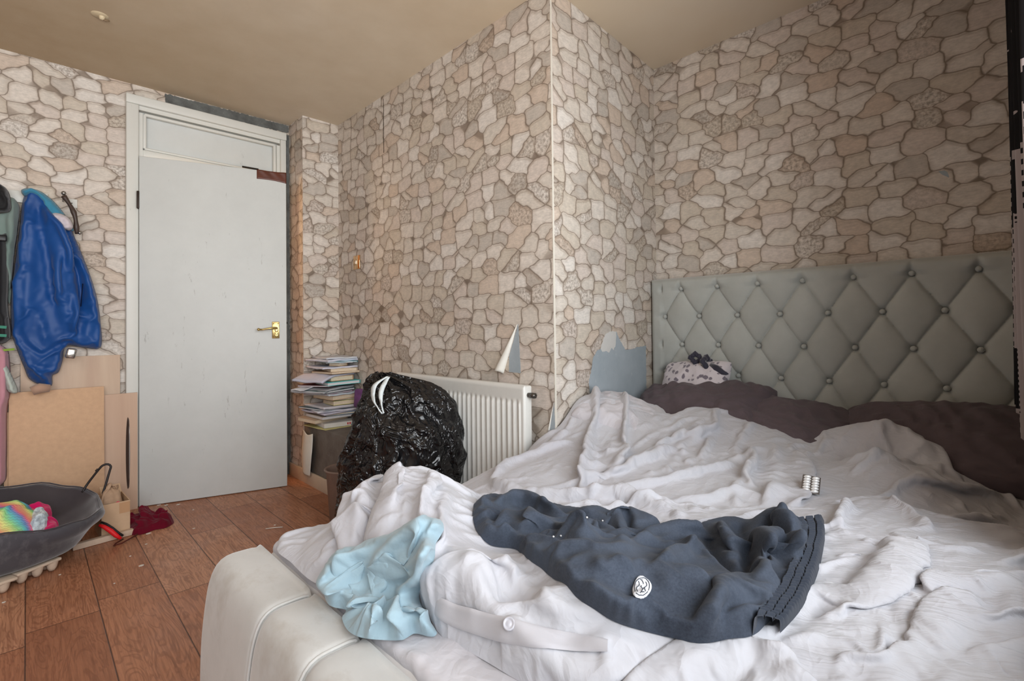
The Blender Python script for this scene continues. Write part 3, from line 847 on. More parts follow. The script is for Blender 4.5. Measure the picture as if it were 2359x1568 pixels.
# fitted sheet
e_ = []
def zsheet(x, y):
    ed = np.minimum(np.minimum(x - .442, 2.365 - x), np.minimum(y + .012, 1.378 - y))
    return ZM - .10 * np.clip(1 - ed / .035, 0, 1) ** 2
sheet_st = [(L2([(1000, 1500), (1120, 1480), (1180, 1520)], .44), .02, .008), (L2([(1200, 1568), (1240, 1530), (1300, 1540)], .44), .015, .01), (L2([(870, 1480), (930, 1500), (960, 1560)], .44), .012, .006),
            (L2([(700, 1330), (760, 1400), (800, 1450)], .44), .012, .006), (L2([(1400, 1530), (1480, 1545), (1560, 1560)], .44), .02, .012)]
def crisp(st, w_, h_): return [(q[0], q[1] * w_, q[2] * h_) + tuple(q[3:]) for q in st]
sh, TOP = drape('fitted_sheet', [(.442, -.012), (2.365, -.012), (2.365, 1.378), (.442, 1.378)], zsheet, .0095, M['sheet'], sheet_st, .03, .012, 40, wr=.006, wl=.07, wang=.9, edge_r=.02, smooth_out=False, thick=.004)
tag(sh, 'creased lilac-grey fitted sheet showing along the footboard', 'sheet')
# ------------------------------------------------------------------ pillows
def place_pillow(name, label, size, loc, rot, mat, seed, wr=.012, pinch=.1, group=None):
    o = cushion(name, size[0], size[1], size[2], mat, seed=seed, wr=wr, pinch=pinch)
    o.location = loc; o.rotation_euler = [math.radians(a) for a in rot]
    return tag(o, label, 'pillow', group)
place_pillow('pillow', 'plum-brown pillow propped in the left corner of the headboard', (.44, .66, .19), (2.165, 1.03, .575), (-5, -30, 4), M['plum'], 5, .018, .16)
place_pillow('pillow', 'plum-brown pillow lying flat in the middle of the headboard', (.40, .50, .15), (2.17, .66, .560), (5, -24, -4), M['plum'], 15)
place_pillow('pillow', 'plum-brown pillow at the curtain end of the headboard', (.40, .58, .17), (2.20, .21, .570), (-5, -32, 3), M['plum'], 25)
place_pillow('pillow', 'lilac-grey pillow under the duvet in the chimney corner', (.40, .50, .16), (1.83, 1.13, .56), (22, -6, 12), M['sheet'], 35)
# ------------------------------------------------------------------ bedspread (far part of the bed)
far_ctrl = C3([(1060, 1130, .455), (1125, 1100, .485), (1200, 1052, .50), (1250, 1015, .535), (1160, 1120, .49), (1300, 1100, .50), (1300, 1140, .475)]) + [
    (1.55, 1.31, .575), (1.62, 1.31, .625), (1.68, 1.29, .672), (1.84, 1.29, .680), (1.97, 1.26, .652), (1.84, 1.18, .67), (1.70, 1.16, .63), (1.93, 1.10, .62), (1.60, 1.12, .565), (1.45, 1.20, .54),
    (1.78, 1.00, .605), (1.95, .95, .630), (2.03, .88, .635), (2.05, .80, .61), (2.02, .68, .585), (2.05, .58, .565), (1.85, .80, .565), (1.85, .62, .55), (1.65, .90, .555),
    (2.06, .46, .585), (2.06, .33, .622), (2.05, .22, .614), (1.90, .33, .572), (1.92, .2, .555), (2.13, .11, .60), (2.15, .02, .54), (1.80, .36, .52)] + C3([(1990, 1078, .515), (2090, 1092, .512), (2200, 1085, .515), (2300, 1110, .51)]) + [(1.62, .30, .505), (1.9, .15, .515), (1.75, .45, .515), (1.70, .20, .50), (1.6, .65, .52), (1.5, .40, .50), (1.45, .15, .49),
    (1.4, .95, .52), (1.3, .75, .50), (1.2, 1.1, .50), (1.1, .9, .485), (1.2, .6, .47), (1.0, 1.15, .475), (1.2, .3, .46), (1.2, 0, .46), (2.3, 1.3, .60), (2.3, .8, .58)]
far_rbf = rbf(far_ctrl, 1e-4)
def zfar(x, y):
    ed = np.clip((1.375 - y) / .05, 0, 1) if True else 1
    z = np.maximum(far_rbf(x, y), ZM + .008)
    # hangs over the bed side
    k = np.clip((y - 1.335) / .06, 0, 1) * (x < 1.53)
    return z * (1 - k) + (.30) * k
Z0 = .52
st_far = [
 (L2([(1128, 1098), (1145, 1118), (1210, 1140), (1330, 1150), (1480, 1160), (1600, 1190)], .495), .014, .026, .3),
 (L2([(1128, 1096), (1170, 1066), (1240, 1050), (1330, 1042)], .51), .016, .016),
 (L2([(1160, 1100), (1290, 1092), (1420, 1078), (1560, 1045), (1680, 1015)], .53), .012, .014),
 (L2([(1200, 1122), (1340, 1118), (1500, 1108), (1650, 1082), (1790, 1045)], .52), .010, .013),
 (L2([(1290, 1062), (1420, 1055), (1540, 1030), (1640, 1000)], .545), .012, .014),
 (L2([(1340, 1080), (1480, 1070), (1600, 1045)], .53), .007, -.010),
 (L2([(1260, 1108), (1450, 1096), (1600, 1070), (1720, 1040)], .525), .006, -.010),
 (L2([(1290, 1040), (1400, 1030), (1500, 1005), (1560, 985)], .56), .008, -.014),
 (L2([(1375, 925), (1362, 975), (1340, 1020), (1310, 1045)], .63), .014, .022),
 (L2([(1400, 925), (1415, 960), (1400, 1000), (1370, 1035)], .63), .010, -.022),
 (L2([(1435, 940), (1440, 975), (1420, 1010)], .62), .012, .018),
 (L2([(1330, 950), (1310, 990), (1280, 1020)], .62), .012, -.014),
 (L2([(1240, 1020), (1285, 1003), (1310, 1000)], .56), .010, .018),
 (L2([(1700, 1110), (1690, 1135), (1700, 1160)], .51), .012, .012),
 (L2([(1780, 1072), (1762, 1095), (1745, 1118)], .52), .010, -.014),
 (L2([(1740, 1060), (1725, 1085), (1716, 1110)], .52), .014, .016),
 (L2([(1818, 1058), (1805, 1085), (1798, 1120), (1796, 1165)], .515), .009, -.022),
 (L2([(1840, 1060), (1826, 1100), (1822, 1160)], .515), .016, .012),
 (L2([(1795, 1050), (1782, 1080), (1772, 1130), (1770, 1160)], .515), .012, .015),
 (L2([(1500, 1160), (1600, 1165), (1700, 1150), (1800, 1170)], .49), .014, .012),
 (L2([(1380, 1158), (1500, 1185), (1620, 1225), (1720, 1240)], .48), .012, .016, .3),
 (L2([(1540, 1170), (1600, 1180), (1660, 1200)], .485), .008, -.012),
 (L2([(1330, 1150), (1400, 1175), (1450, 1190)], .48), .010, .012),
 (L2([(1925, 1050), (1955, 1062), (2000, 1070), (2060, 1078), (2110, 1072)], .545), .012, .016, -.3),
 
 (L2([(2190, 1035), (2250, 1045), (2330, 1080)], .545), .016, .010),
 (L2([(2130, 1060), (2220, 1055), (2300, 1085), (2359, 1110)], .53), .012, .020),
 (L2([(2150, 1075), (2230, 1090), (2359, 1130)], .52), .010, -.012),
 (L2([(2010, 1030), (2060, 1020), (2100, 1025)], .575), .022, .010),
 (L2([(2150, 1040), (2240, 1048), (2320, 1085)], .555), .018, .016),
 (L2([(1930, 1105), (2060, 1095), (2200, 1105), (2359, 1125)], .515), .014, .010),
 (L2([(2010, 1160), (2120, 1130), (2250, 1125), (2359, 1140)], .505), .012, .010),
 (L2([(2120, 1175), (2230, 1150), (2359, 1160)], .50), .010, -.009),
 (L2([(2150, 1200), (2260, 1180), (2359, 1185)], .495), .012, .009),
 (L2([(1560, 985), (1600, 990), (1640, 975)], .60), .012, .016),
 (L2([(1540, 992), (1560, 1010), (1600, 1012)], .59), .010, -.012),
 (L2([(1650, 965), (1630, 1000), (1600, 1025)], .60), .012, .012),
 (L2([(1740, 985), (1700, 1010), (1690, 1035)], .58), .010, .012),
 (L2([(1860, 1025), (1880, 1045), (1870, 1065)], .55), .008, -.010),
]
far_out = [(.93, 1.39), (.90, 1.05), (.85, .60), (.95, .10), (1.0, -.02), (1.6, -.025), (2.16, -.02), (2.16, .12), (2.11, .27), (2.12, .42), (2.10, .57), (2.06, .70), (2.10, .86), (2.0, .98), (1.90, 1.02), (2.02, 1.12), (2.08, 1.26), (2.02, 1.345), (1.75, 1.335), (1.57, 1.325), (1.53, 1.345), (1.50, 1.39), (1.2, 1.41)]
fs, TOP = drape('bedspread', far_out, lambda x, y: np.maximum(zfar(x, y), zm(x, y) * 0 + .25), .0092, M['duvet'], crisp(st_far, .85, 1.35), .075, .026, 45, wr=.008, wl=.055, wang=-.15, edge_r=.022, seed=4)
tag(fs, 'rumpled lilac-grey duvet spread from the pillows across the far half of the bed', 'duvet')
# ------------------------------------------------------------------ near duvet
near_ctrl = C3([(668, 1312, .45), (700, 1268, .47), (760, 1200, .49), (960, 1058, .640), (900, 1075, .625), (1010, 1080, .625), (870, 1130, .60), (960, 1120, .635), (1040, 1150, .60),
    (840, 1230, .535), (880, 1300, .52), (1000, 1200, .60), (1060, 1250, .585), (1115, 1250, .55), (1000, 1300, .575), (1100, 1330, .565), (1250, 1290, .565), (1180, 1400, .545), (1300, 1400, .55), (1400, 1430, .54),
    (1100, 1440, .50), (1300, 1500, .49), (1500, 1480, .52), (1700, 1500, .52), (1900, 1450, .53), (2100, 1350, .54), (2300, 1300, .54), (2359, 1500, .53), (2000, 1250, .535), (1960, 1165, .525), (2040, 1155, .53), (2160, 1222, .515), (2300, 1230, .515),
    (770, 1300, .48), (740, 1360, .46), (1850, 1300, .53), (1600, 1300, .52), (1450, 1250, .515), (1300, 1200, .50), (720, 1290, .475), (1200, 1200, .50)]) + [(.75, 1.30, .56), (.9, 1.28, .485), (.93, 1.12, .505), (.90, 1.0, .515), (.62, 1.33, .47), (.8, 1.36, .45), (1.0, 1.0, .49), (.6, .3, .47), (.6, .05, .47), (.6, .6, .50)]
near_rbf = rbf(near_ctrl, 2e-4)
def znear(x, y):
    z = np.clip(near_rbf(x, y), .444, .66)
    k = np.clip((y - 1.35) / .07, 0, 1); k = k * k * (3 - 2 * k)
    return z * (1 - k) + .30 * k
st_near = [
 (L2([(905, 1075), (880, 1130), (868, 1190), (880, 1230)], .60), .024, -.070),
 (L2([(870, 1085), (845, 1130), (815, 1190), (800, 1240)], .56), .018, .022),
 (L2([(935, 1070), (905, 1140), (898, 1200)], .62), .012, .018),
 (L2([(975, 1080), (945, 1150), (920, 1215)], .62), .008, -.016),
 (L2([(1005, 1085), (975, 1160), (955, 1210)], .61), .012, .014),
 (L2([(1040, 1115), (1020, 1180), (1010, 1230)], .60), .012, .010),
 (L2([(790, 1160), (830, 1185), (870, 1200)], .53), .010, .014),
 (L2([(770, 1230), (820, 1230), (865, 1245)], .51), .012, .018),
 (L2([(765, 1265), (740, 1290), (735, 1340)], .48), .008, .014),
 (L2([(720, 1290), (700, 1320), (700, 1345)], .47), .008, .012),
 (L2([(740, 1300), (720, 1340), (722, 1375)], .465), .006, -.009),
 (L2([(990, 1330), (1090, 1330), (1170, 1345), (1270, 1370)], .56), .012, .010),
 (L2([(1000, 1355), (1100, 1360), (1200, 1385), (1300, 1415)], .55), .010, -.010),
 (L2([(1000, 1370), (1100, 1395), (1250, 1430), (1400, 1455), (1550, 1470)], .535), .014, .012),
 (L2([(1130, 1260), (1180, 1290), (1230, 1330), (1300, 1385)], .565), .022, .018),
 (L2([(1060, 1300), (1090, 1280), (1140, 1300)], .57), .014, .014),
 (L2([(1010, 1430), (1100, 1470), (1250, 1510), (1450, 1530)], .49), .014, .012),
 (L2([(1010, 1450), (1120, 1500), (1300, 1545)], .47), .010, -.008),
 (L2([(1400, 1568), (1560, 1530), (1700, 1500), (1780, 1480)], .515), .014, .018, .3),
 (L2([(1800, 1470), (1760, 1500), (1640, 1545), (1560, 1568)], .52), .008, -.018),
 (L2([(1925, 1225), (1940, 1180), (1965, 1160)], .53), .016, .016),
 (L2([(2040, 1150), (2100, 1180), (2150, 1220)], .53), .020, .012),
 (L2([(2060, 1220), (2020, 1265), (1960, 1320), (1900, 1365), (1840, 1410)], .54), .008, -.028),
 (L2([(2090, 1225), (2050, 1270), (1990, 1330), (1930, 1380)], .54), .014, .020),
 (L2([(2090, 1222), (2160, 1240), (2260, 1250), (2359, 1270)], .53), .005, -.008),
 (L2([(2140, 1300), (2220, 1315), (2359, 1325)], .54), .005, -.010),
 (L2([(2359, 1350), (2250, 1355), (2160, 1385), (2130, 1410)], .54), .010, -.022),
 (L2([(2359, 1335), (2250, 1340), (2150, 1370)], .54), .014, .016),
 (L2([(2310, 1365), (2270, 1410), (2200, 1465), (2140, 1510), (2060, 1560)], .535), .007, -.020),
 (L2([(2260, 1370), (2200, 1420), (2150, 1470)], .54), .010, .012),
 (L2([(2030, 1310), (2050, 1370), (2060, 1440), (2066, 1478)], .54), .005, -.008),
 (L2([(1930, 1440), (2030, 1470), (2160, 1500)], .53), .005, -.012),
 (L2([(1930, 1520), (2000, 1545), (2060, 1560)], .525), .005, -.009),
 (L2([(2260, 1460), (2359, 1490)], .53), .006, -.012), (L2([(2215, 1500), (2300, 1525), (2359, 1540)], .53), .006, -.012),
 (L2([(1650, 1520), (1750, 1510), (1860, 1530)], .52), .012, .014),
 (L2([(1700, 1560), (1820, 1545), (1900, 1568)], .52), .010, .012),
]
near_out = [(.445, 1.06), (.443, 1.20), (.447, 1.30), (.52, 1.40), (.75, 1.42), (.93, 1.39), (.98, 1.20), (1.02, 1.02), (1.10, .86), (1.22, .72), (1.36, .56), (1.44, .40), (1.54, .34), (1.62, .28), (1.62, .22), (1.60, .12), (1.66, .0), (1.64, -.03), (1.0, -.035), (.62, -.03), (.60, .20), (.565, .40), (.545, .52), (.535, .63), (.525, .72), (.545, .80), (.55, .88), (.50, .98)]
_a, _b = S2(2030, 1310, .54), S2(2359, 1345, .54); _ca = math.atan2(_b[1] - _a[1], _b[0] - _a[0])
def mat_crinkle():
    m_ = M['duvet'].copy(); m_.name = 'lilac_duvet_crinkled'; t = NT.__new__(NT); t.m = m_; t.t = m_.node_tree; t.p = m_.node_tree.nodes['Principled BSDF']
    prev = t.p.inputs['Normal'].links[0].from_socket; v = t.coord(); sp = t.n('ShaderNodeSeparateXYZ'); t.l(v, sp.inputs[0]); x, y = sp.outputs[0], sp.outputs[1]
    c, s = math.cos(_ca), math.sin(_ca)
    w_ = t.math('ADD', t.math('MULTIPLY', x, -s), t.math('MULTIPLY', y, c)); u_ = t.math('ADD', t.math('MULTIPLY', x, c), t.math('MULTIPLY', y, s))
    cb = t.n('ShaderNodeCombineXYZ'); t.l(t.math('MULTIPLY', u_, 7.0), cb.inputs[0]); t.l(t.math('MULTIPLY', w_, 95.0), cb.inputs[1])
    n1 = t.noise(cb.outputs[0], 1.0, 2, .5); ridg = t.math('ABSOLUTE', t.math('SUBTRACT', n1, .5))
    mask = t.math('MULTIPLY', t.ramp(t.math('ADD', x, t.math('MULTIPLY', t.noise(v, 3, 2, .5), .25)), [(.86, 0.0), (.98, 1.0)]), t.ramp(t.noise(v, 6, 2, .5), [(.35, .25), (.6, 1.0)]))
    t.bump(t.math('MULTIPLY', t.math('MULTIPLY', ridg, 3.0), mask), .42, .007, prev); return m_
M['duvet_crinkle'] = mat_crinkle()
def seersucker(x, y, d):
    k = np.clip((x - .75 - .2 * (y - .2)) / .15, 0, 1) * np.clip((.50 - y) / .12, 0, 1)
    return k * .0035 * np.abs(np.sin((x * .25 - y + .012 * vnoise(x * 9, y * 9, 2)) * 300 + 3 * vnoise(x * 14, y * 30, 3))) * (.4 + 1.2 * np.clip(vnoise(x * 7, y * 7, 8) + .4, 0, 1))
def pad_near(x, y, d): return np.maximum(znear(x, y) - TOP(x.ravel(), y.ravel()).reshape(x.shape), .012) + seersucker(x, y, d)
def TOPG(x, y): return TOP(x.ravel(), y.ravel()).reshape(x.shape)
nd_, TOPN = drape('duvet', near_out, TOPG, .0068, M['duvet_crinkle'], crisp(st_near, .85, 1.35), .085, .03, 45, wr=.009, wl=.05, wang=-.5, edge_r=.05, seed=8, shape=pad_near)
tag(nd_, 'bunched lilac-grey duvet with a tall hump beside the footboard, under the tracksuit bottoms', 'duvet')
def BT(x, y):
    x = np.atleast_1d(np.asarray(x, float)); y = np.atleast_1d(np.asarray(y, float))
    P = catmull(near_out, .03); z1 = TOP(x, y); i = inside(x, y, P)
    return np.where(i, np.maximum(TOPN(x, y), z1), z1)

_gx = np.arange(.30, 2.60, .005); _gy = np.arange(-.20, 1.60, .005); _GX, _GY = np.meshgrid(_gx, _gy, indexing='ij')
_BT = BT(_GX.ravel(), _GY.ravel()).reshape(_GX.shape); _bts = sample(_BT, .30, -.20, .005)
def BTS(x, y):
    r = _bts(x, y); return np.where((x < .30) | (x > 2.58) | (y < -.19) | (y > 1.58), .2, r)
# ------------------------------------------------------------------ clothes and things on the bed
def BTG(x, y):
    x = np.asarray(x, float); y = np.asarray(y, float)
    return BTS(x, y)
M['navy'] = mat_fabric('navy_fleece', srgb(68, 75, 87), srgb(47, 53, 64), sheen=.06, soft=.3, blotch=7, weave=500, bump=.25)
M['navyrib'] = mat_fabric('navy_rib', srgb(52, 58, 69), srgb(43, 48, 58), sheen=.15, soft=.2)
M['tee'] = mat_fabric('pale_blue_jersey', srgb(158, 181, 191), srgb(148, 172, 183), crumple=.10, csc=8)
M['whiteprint'] = plain('white_print', srgb(214, 216, 220), .6)
M['darkline'] = plain('navy_print', srgb(48, 54, 66), .6)
def HP(px, py, dz=0.0):
    p = hit(px, py, BTG); return (float(p[0]), float(p[1]), float(p[2]) + dz)
def H2(pts): return [HP(*p)[:2] for p in pts]
jog_px = [(1088, 1180), (1100, 1150), (1130, 1138), (1190, 1142), (1250, 1155), (1310, 1168), (1380, 1176), (1450, 1182), (1520, 1208), (1580, 1210), (1640, 1194), (1690, 1190), (1730, 1196), (1790, 1187), (1830, 1190), (1866, 1200),
          (1872, 1240), (1862, 1290), (1840, 1340), (1808, 1390), (1772, 1430), (1735, 1462), (1690, 1468), (1610, 1480), (1540, 1466), (1440, 1440), (1380, 1408), (1325, 1370), (1285, 1335), (1245, 1305), (1215, 1285), (1185, 1262), (1125, 1252), (1100, 1225)]
FJ = Frame((.95, .62, .52), (-.42, -.38, .82), BTG, .62)
jog_out = [FJ.px(px, py, .024 if 1 < i < 16 else .003) for i, (px, py) in enumerate(jog_px)]
def LJ(pts, z): return [FJ.px(p[0], p[1], .028) for p in pts]
ZJ = .575
st_jog = [
 (LJ([(1130, 1170), (1180, 1160), (1240, 1175), (1300, 1200)], ZJ), .018, .030),
 (LJ([(1105, 1180), (1130, 1195), (1190, 1200), (1250, 1212), (1330, 1225), (1400, 1232)], ZJ), .007, -.050),
 (LJ([(1130, 1215), (1170, 1212), (1200, 1225), (1230, 1222), (1290, 1225)], ZJ), .012, .020),
 (LJ([(1200, 1232), (1240, 1220), (1290, 1226), (1330, 1240), (1400, 1243)], ZJ), .014, .028),
 (LJ([(1210, 1245), (1250, 1250), (1300, 1246), (1370, 1252)], ZJ), .006, -.026),
 (LJ([(1150, 1228), (1160, 1245), (1195, 1262)], ZJ), .010, .016),
 (LJ([(1300, 1185), (1350, 1190), (1400, 1205), (1460, 1215), (1540, 1212)], ZJ), .014, .022),
 (LJ([(1340, 1198), (1380, 1215), (1430, 1222), (1500, 1222)], ZJ), .006, -.026),
 (LJ([(1410, 1200), (1425, 1212), (1440, 1232)], ZJ), .008, .018),
 (LJ([(1440, 1242), (1500, 1235), (1560, 1225), (1620, 1212)], ZJ), .007, -.032),
 (LJ([(1400, 1262), (1480, 1252), (1560, 1240), (1640, 1222)], ZJ), .012, .016),
 (LJ([(1240, 1285), (1320, 1272), (1400, 1268), (1480, 1262)], ZJ), .012, .012),
 (LJ([(1600, 1240), (1590, 1265), (1560, 1290), (1500, 1310)], ZJ), .018, .018),
 (LJ([(1650, 1205), (1672, 1240), (1700, 1265), (1722, 1280)], ZJ), .012, .024),
 (LJ([(1628, 1230), (1640, 1270), (1670, 1305), (1710, 1325)], ZJ), .010, -.034),
 (LJ([(1700, 1200), (1712, 1240), (1722, 1290), (1715, 1330), (1735, 1352)], ZJ), .011, -.075),
 (LJ([(1735, 1215), (1760, 1200), (1800, 1200), (1822, 1225), (1822, 1260)], ZJ), .014, .034),
 (LJ([(1750, 1228), (1785, 1222), (1800, 1240), (1790, 1262)], ZJ), .009, -.045),
 (LJ([(1742, 1290), (1752, 1268), (1785, 1255), (1812, 1268), (1818, 1300)], ZJ), .012, .042),
 (LJ([(1768, 1290), (1785, 1282), (1798, 1298), (1785, 1312)], ZJ), .008, -.055),
 (LJ([(1748, 1300), (1755, 1325), (1775, 1345), (1765, 1365), (1700, 1375), (1650, 1395), (1630, 1430), (1612, 1475)], ZJ), .010, .024),
 (LJ([(1700, 1330), (1745, 1345), (1760, 1350)], ZJ), .010, -.045),
 (LJ([(1500, 1350), (1580, 1340), (1640, 1345)], ZJ), .030, .014),
 (LJ([(1350, 1300), (1420, 1310), (1460, 1300)], ZJ), .020, .012),
 (LJ([(1340, 1345), (1400, 1390), (1480, 1430)], ZJ), .018, .012),
 (LJ([(1432, 1345), (1450, 1372), (1490, 1412), (1530, 1450), (1545, 1462)], ZJ), .0032, -.012),
 (LJ([(1436, 1340), (1470, 1315), (1520, 1290), (1560, 1262), (1586, 1240)], ZJ), .0030, -.006),
 (LJ([(1592, 1240), (1615, 1262), (1640, 1290)], ZJ), .0028, -.006),
 (LJ([(1662, 1210), (1690, 1240), (1728, 1272)], ZJ), .0028, -.006), (LJ([(1668, 1207), (1697, 1236), (1735, 1268)], ZJ), .0028, -.005),
 (LJ([(1600, 1472), (1612, 1440), (1635, 1405)], ZJ), .0028, -.006),
]
jog_root = thing('tracksuit_bottoms', 'dark navy fleece tracksuit bottoms crumpled on the duvet', 'trousers', (.95, .6, .5))
jb, JF = drape('trousers', jog_out, FJ.base, .0060, M['navy'], crisp(st_jog, .85, 1.55), .06, .02, 32, wr=.005, wl=.04, wang=-.4, edge_r=.018, thick=.034, seed=21, frame=FJ)
off(jb, jog_root)
def JFG(x, y): return JF(np.ravel(x), np.ravel(y)).reshape(np.shape(x))
# waistband: ruched double band curving round the open end
wb_in = catmull([FJ.px(*p, .028) for p in [(1842, 1208), (1853, 1250), (1838, 1310), (1810, 1358), (1780, 1400), (1738, 1450)]], .006, False)
wb_out = catmull([FJ.px(*p, .010) for p in [(1898, 1198), (1902, 1240), (1888, 1310), (1864, 1370), (1834, 1418), (1792, 1462)]], .006, False)
def band(a, b_, zf, n=420, m=44, ribs=42, h=.020):
    ta = np.linspace(0, 1, n); A = np.stack([np.interp(ta, np.linspace(0, 1, len(a)), a[:, k]) for k in (0, 1)], -1); B_ = np.stack([np.interp(ta, np.linspace(0, 1, len(b_)), b_[:, k]) for k in (0, 1)], -1)
    s = np.linspace(0, 1, m); P = A[:, None] * (1 - s)[None, :, None] + B_[:, None] * s[None, :, None]
    x, y = P[..., 0], P[..., 1]; T_, S_ = np.meshgrid(ta, s, indexing='ij')
    ph = T_ * ribs + .30 * vnoise(T_ * 7, S_ * 1.2, 5) + .15 * np.sin(S_ * 4)
    row = np.where(S_ < .36, 0, np.where(S_ < .68, 1, 2)); ph = ph + row * .12
    rib = np.abs(np.sin(PI * ph)) ** .8
    seam = np.exp(-((S_ - .36) / .022) ** 2) + np.exp(-((S_ - .68) / .022) ** 2)
    e = np.minimum(np.minimum(S_, 1 - S_) / .10, np.minimum(T_, 1 - T_) / .03); prof = np.sqrt(np.clip(1 - (1 - np.clip(e, 0, 1)) ** 2, 0, 1))
    hh = prof * (h * (1.15 - .55 * S_) + .0052 * rib * (1 - seam * .7) - .004 * seam)
    return normal_off(x, y, zf, hh)
def _sb(x, y): return sum(FJ.base(x + a, y + b_) for a in (-.02, 0, .02) for b_ in (-.02, 0, .02)) / 9 + .003
W_ = band(wb_in, wb_out, _sb, h=.026)[4:-7]
wbo = mesh_np('waistband', W_, grid_faces(*W_.shape[:2]), M['navyrib'], sub=0); wbo.matrix_world = FJ.mat(); off(wbo, jog_root)
wbo['label'] = 'ruched elastic waistband'
# woven badge on the pocket
def badge():
    def pt(x, y, h): 
        u, v = FJ.px(1478 + x * 21 + y * 5, 1355 - y * 25 + x * 4, .0, JFG); return np.array([u, v, float(JFG(np.array([u]), np.array([v]))[0]) + h])
    n = 44; rim = [(1 + .05 * math.cos(3 * t) + .04 * math.sin(4 * t)) for t in np.linspace(0, 2 * PI, n, endpoint=False)]
    V = [pt(0, 0, .0045)]
    for r in (.33, .66, .96, 1.0): V += [pt(r * rim[k] * math.cos(2 * PI * k / n), r * rim[k] * math.sin(2 * PI * k / n), .0045 if r < 1 else .001) for k in range(n)]
    F = [(0, 1 + k, 1 + (k + 1) % n) for k in range(n)]
    b = MB(); F4 = [(1 + r * n + k, 1 + r * n + (k + 1) % n, 1 + (r + 1) * n + (k + 1) % n, 1 + (r + 1) * n + k) for r in range(3) for k in range(n)]
    b.add([Vector(v) for v in V], F + F4, True); o = b.build('badge', M['whiteprint']); o.matrix_world = FJ.mat(); off(o, jog_root); o['label'] = 'white oval woven badge'
    for pts in [[(.80 * math.cos(t), .80 * math.sin(t)) for t in np.linspace(0, 2 * PI, 26)], [(-.5, .45), (-.3, .1), (-.55, -.2), (-.35, -.5)], [(-.15, .55), (.1, .3), (-.1, 0), (.15, -.2), (-.05, -.6)], [(.3, .5), (.5, .2), (.3, -.05), (.5, -.35)], [(.0, .12), (.28, .06), (.2, -.16)], [(-.35, .6), (-.1, .62)], [(.1, -.5), (.38, -.42)]]:
        b = MB(); b.tube([pt(q[0], q[1], .0050) for q in catmull(pts, .1, False)], .0006, 5); x_ = b.build('stitching', M['darkline'], o)
badge()
lint = plain('white_lint', srgb(214, 214, 214), .9)
for k, (px_, py_) in enumerate([(1352, 1193), (1388, 1200), (1275, 1237), (1292, 1236)]):
    u_, v_ = FJ.px(px_, py_, .0, JFG); b = MB(); b.lathe([(0, 0), (.0022, .0006), (.0014, .002), (0, .0024)], (u_, v_, float(JFG(np.array([u_]), np.array([v_]))[0]) + .001), 8)
    o = b.build('lint_speck', lint); o.matrix_world = FJ.mat(); off(o, jog_root)
# pale blue T-shirt
tee_px = [(1012, 1190), (1022, 1215), (1005, 1250), (1000, 1290), (985, 1330), (965, 1372), (985, 1420), (1008, 1460), (985, 1466), (955, 1458), (930, 1474), (880, 1474), (830, 1468), (800, 1450), (788, 1420), (800, 1405), (760, 1395), (747, 1360), (750, 1310), (762, 1280), (800, 1255), (850, 1236), (900, 1224), (930, 1205), (975, 1185)]
tee_z = [.60, .60, .59, .585, .57, .53, .49, .47, .47, .47, .465, .465, .465, .465, .467, .467, .47, .475, .485, .495, .51, .53, .56, .58, .60]
FT = Frame((.62, .98, .50), (-.52, -.58, .62), BTG, .40, .006)
tee_out = [FT.px(px, py, .020 if (i < 2 or i > 18) else .004) for i, (px, py) in enumerate(tee_px)]
def LT(pts): return [FT.px(p[0], p[1], .022) for p in pts]
st_tee = [
 (LT([(1000, 1200, .61), (940, 1240, .59), (890, 1290, .565), (850, 1350, .535)]), .018, .026),
 (LT([(985, 1215, .61), (950, 1260, .585), (925, 1310, .56), (900, 1350, .54), (872, 1392, .52)]), .009, -.036),
 (LT([(1000, 1250, .60), (975, 1290, .58), (935, 1330, .555), (905, 1360, .54)]), .012, .022),
 (LT([(985, 1280, .59), (970, 1320, .57), (945, 1370, .54), (935, 1420, .50)]), .010, .022),
 (LT([(940, 1290, .58), (920, 1310, .56), (905, 1330, .55)]), .005, -.020),
 (LT([(770, 1300, .50), (768, 1345, .49), (775, 1385, .485)]), .016, .028),
 (LT([(800, 1290, .51), (795, 1340, .50), (812, 1390, .49)]), .010, -.030),
 (LT([(828, 1270, .53), (815, 1320, .52), (810, 1350, .51)]), .012, .020),
 (LT([(850, 1250, .55), (830, 1300, .53), (825, 1345, .515)]), .007, -.018),
 (LT([(815, 1385, .50), (850, 1395, .50), (870, 1385, .51)]), .007, -.030),
 (LT([(800, 1425, .48), (815, 1450, .475), (840, 1462, .475)]), .009, .020),
 (LT([(828, 1405, .49), (838, 1440, .48), (855, 1462, .475)]), .006, -.018),
 (LT([(850, 1408, .495), (862, 1440, .485), (880, 1462, .478)]), .010, .018),
 (LT([(885, 1400, .505), (895, 1440, .485), (905, 1465, .475)]), .006, -.018),
 (LT([(915, 1400, .51), (920, 1440, .49), (928, 1462, .475)]), .010, .020),
 (LT([(955, 1385, .52), (965, 1420, .495), (990, 1455, .475)]), .010, .018),
 (LT([(945, 1415, .50), (950, 1440, .485), (970, 1455, .478)]), .005, -.022),
 (LT([(880, 1330, .55), (870, 1365, .53), (862, 1390, .515)]), .010, .020),
]
tee, TT = drape('t_shirt', tee_out, lambda x, y: FT.base(x, y) + .006, .0052, M['tee'], crisp(st_tee, .8, 1.7), .10, .025, 34, wr=.007, wl=.035, wang=-.9, edge_r=.018, thick=.038, seed=31, frame=FT)
tag(tee, 'pale blue jersey T-shirt heaped on the duvet beside the footboard', 't-shirt')
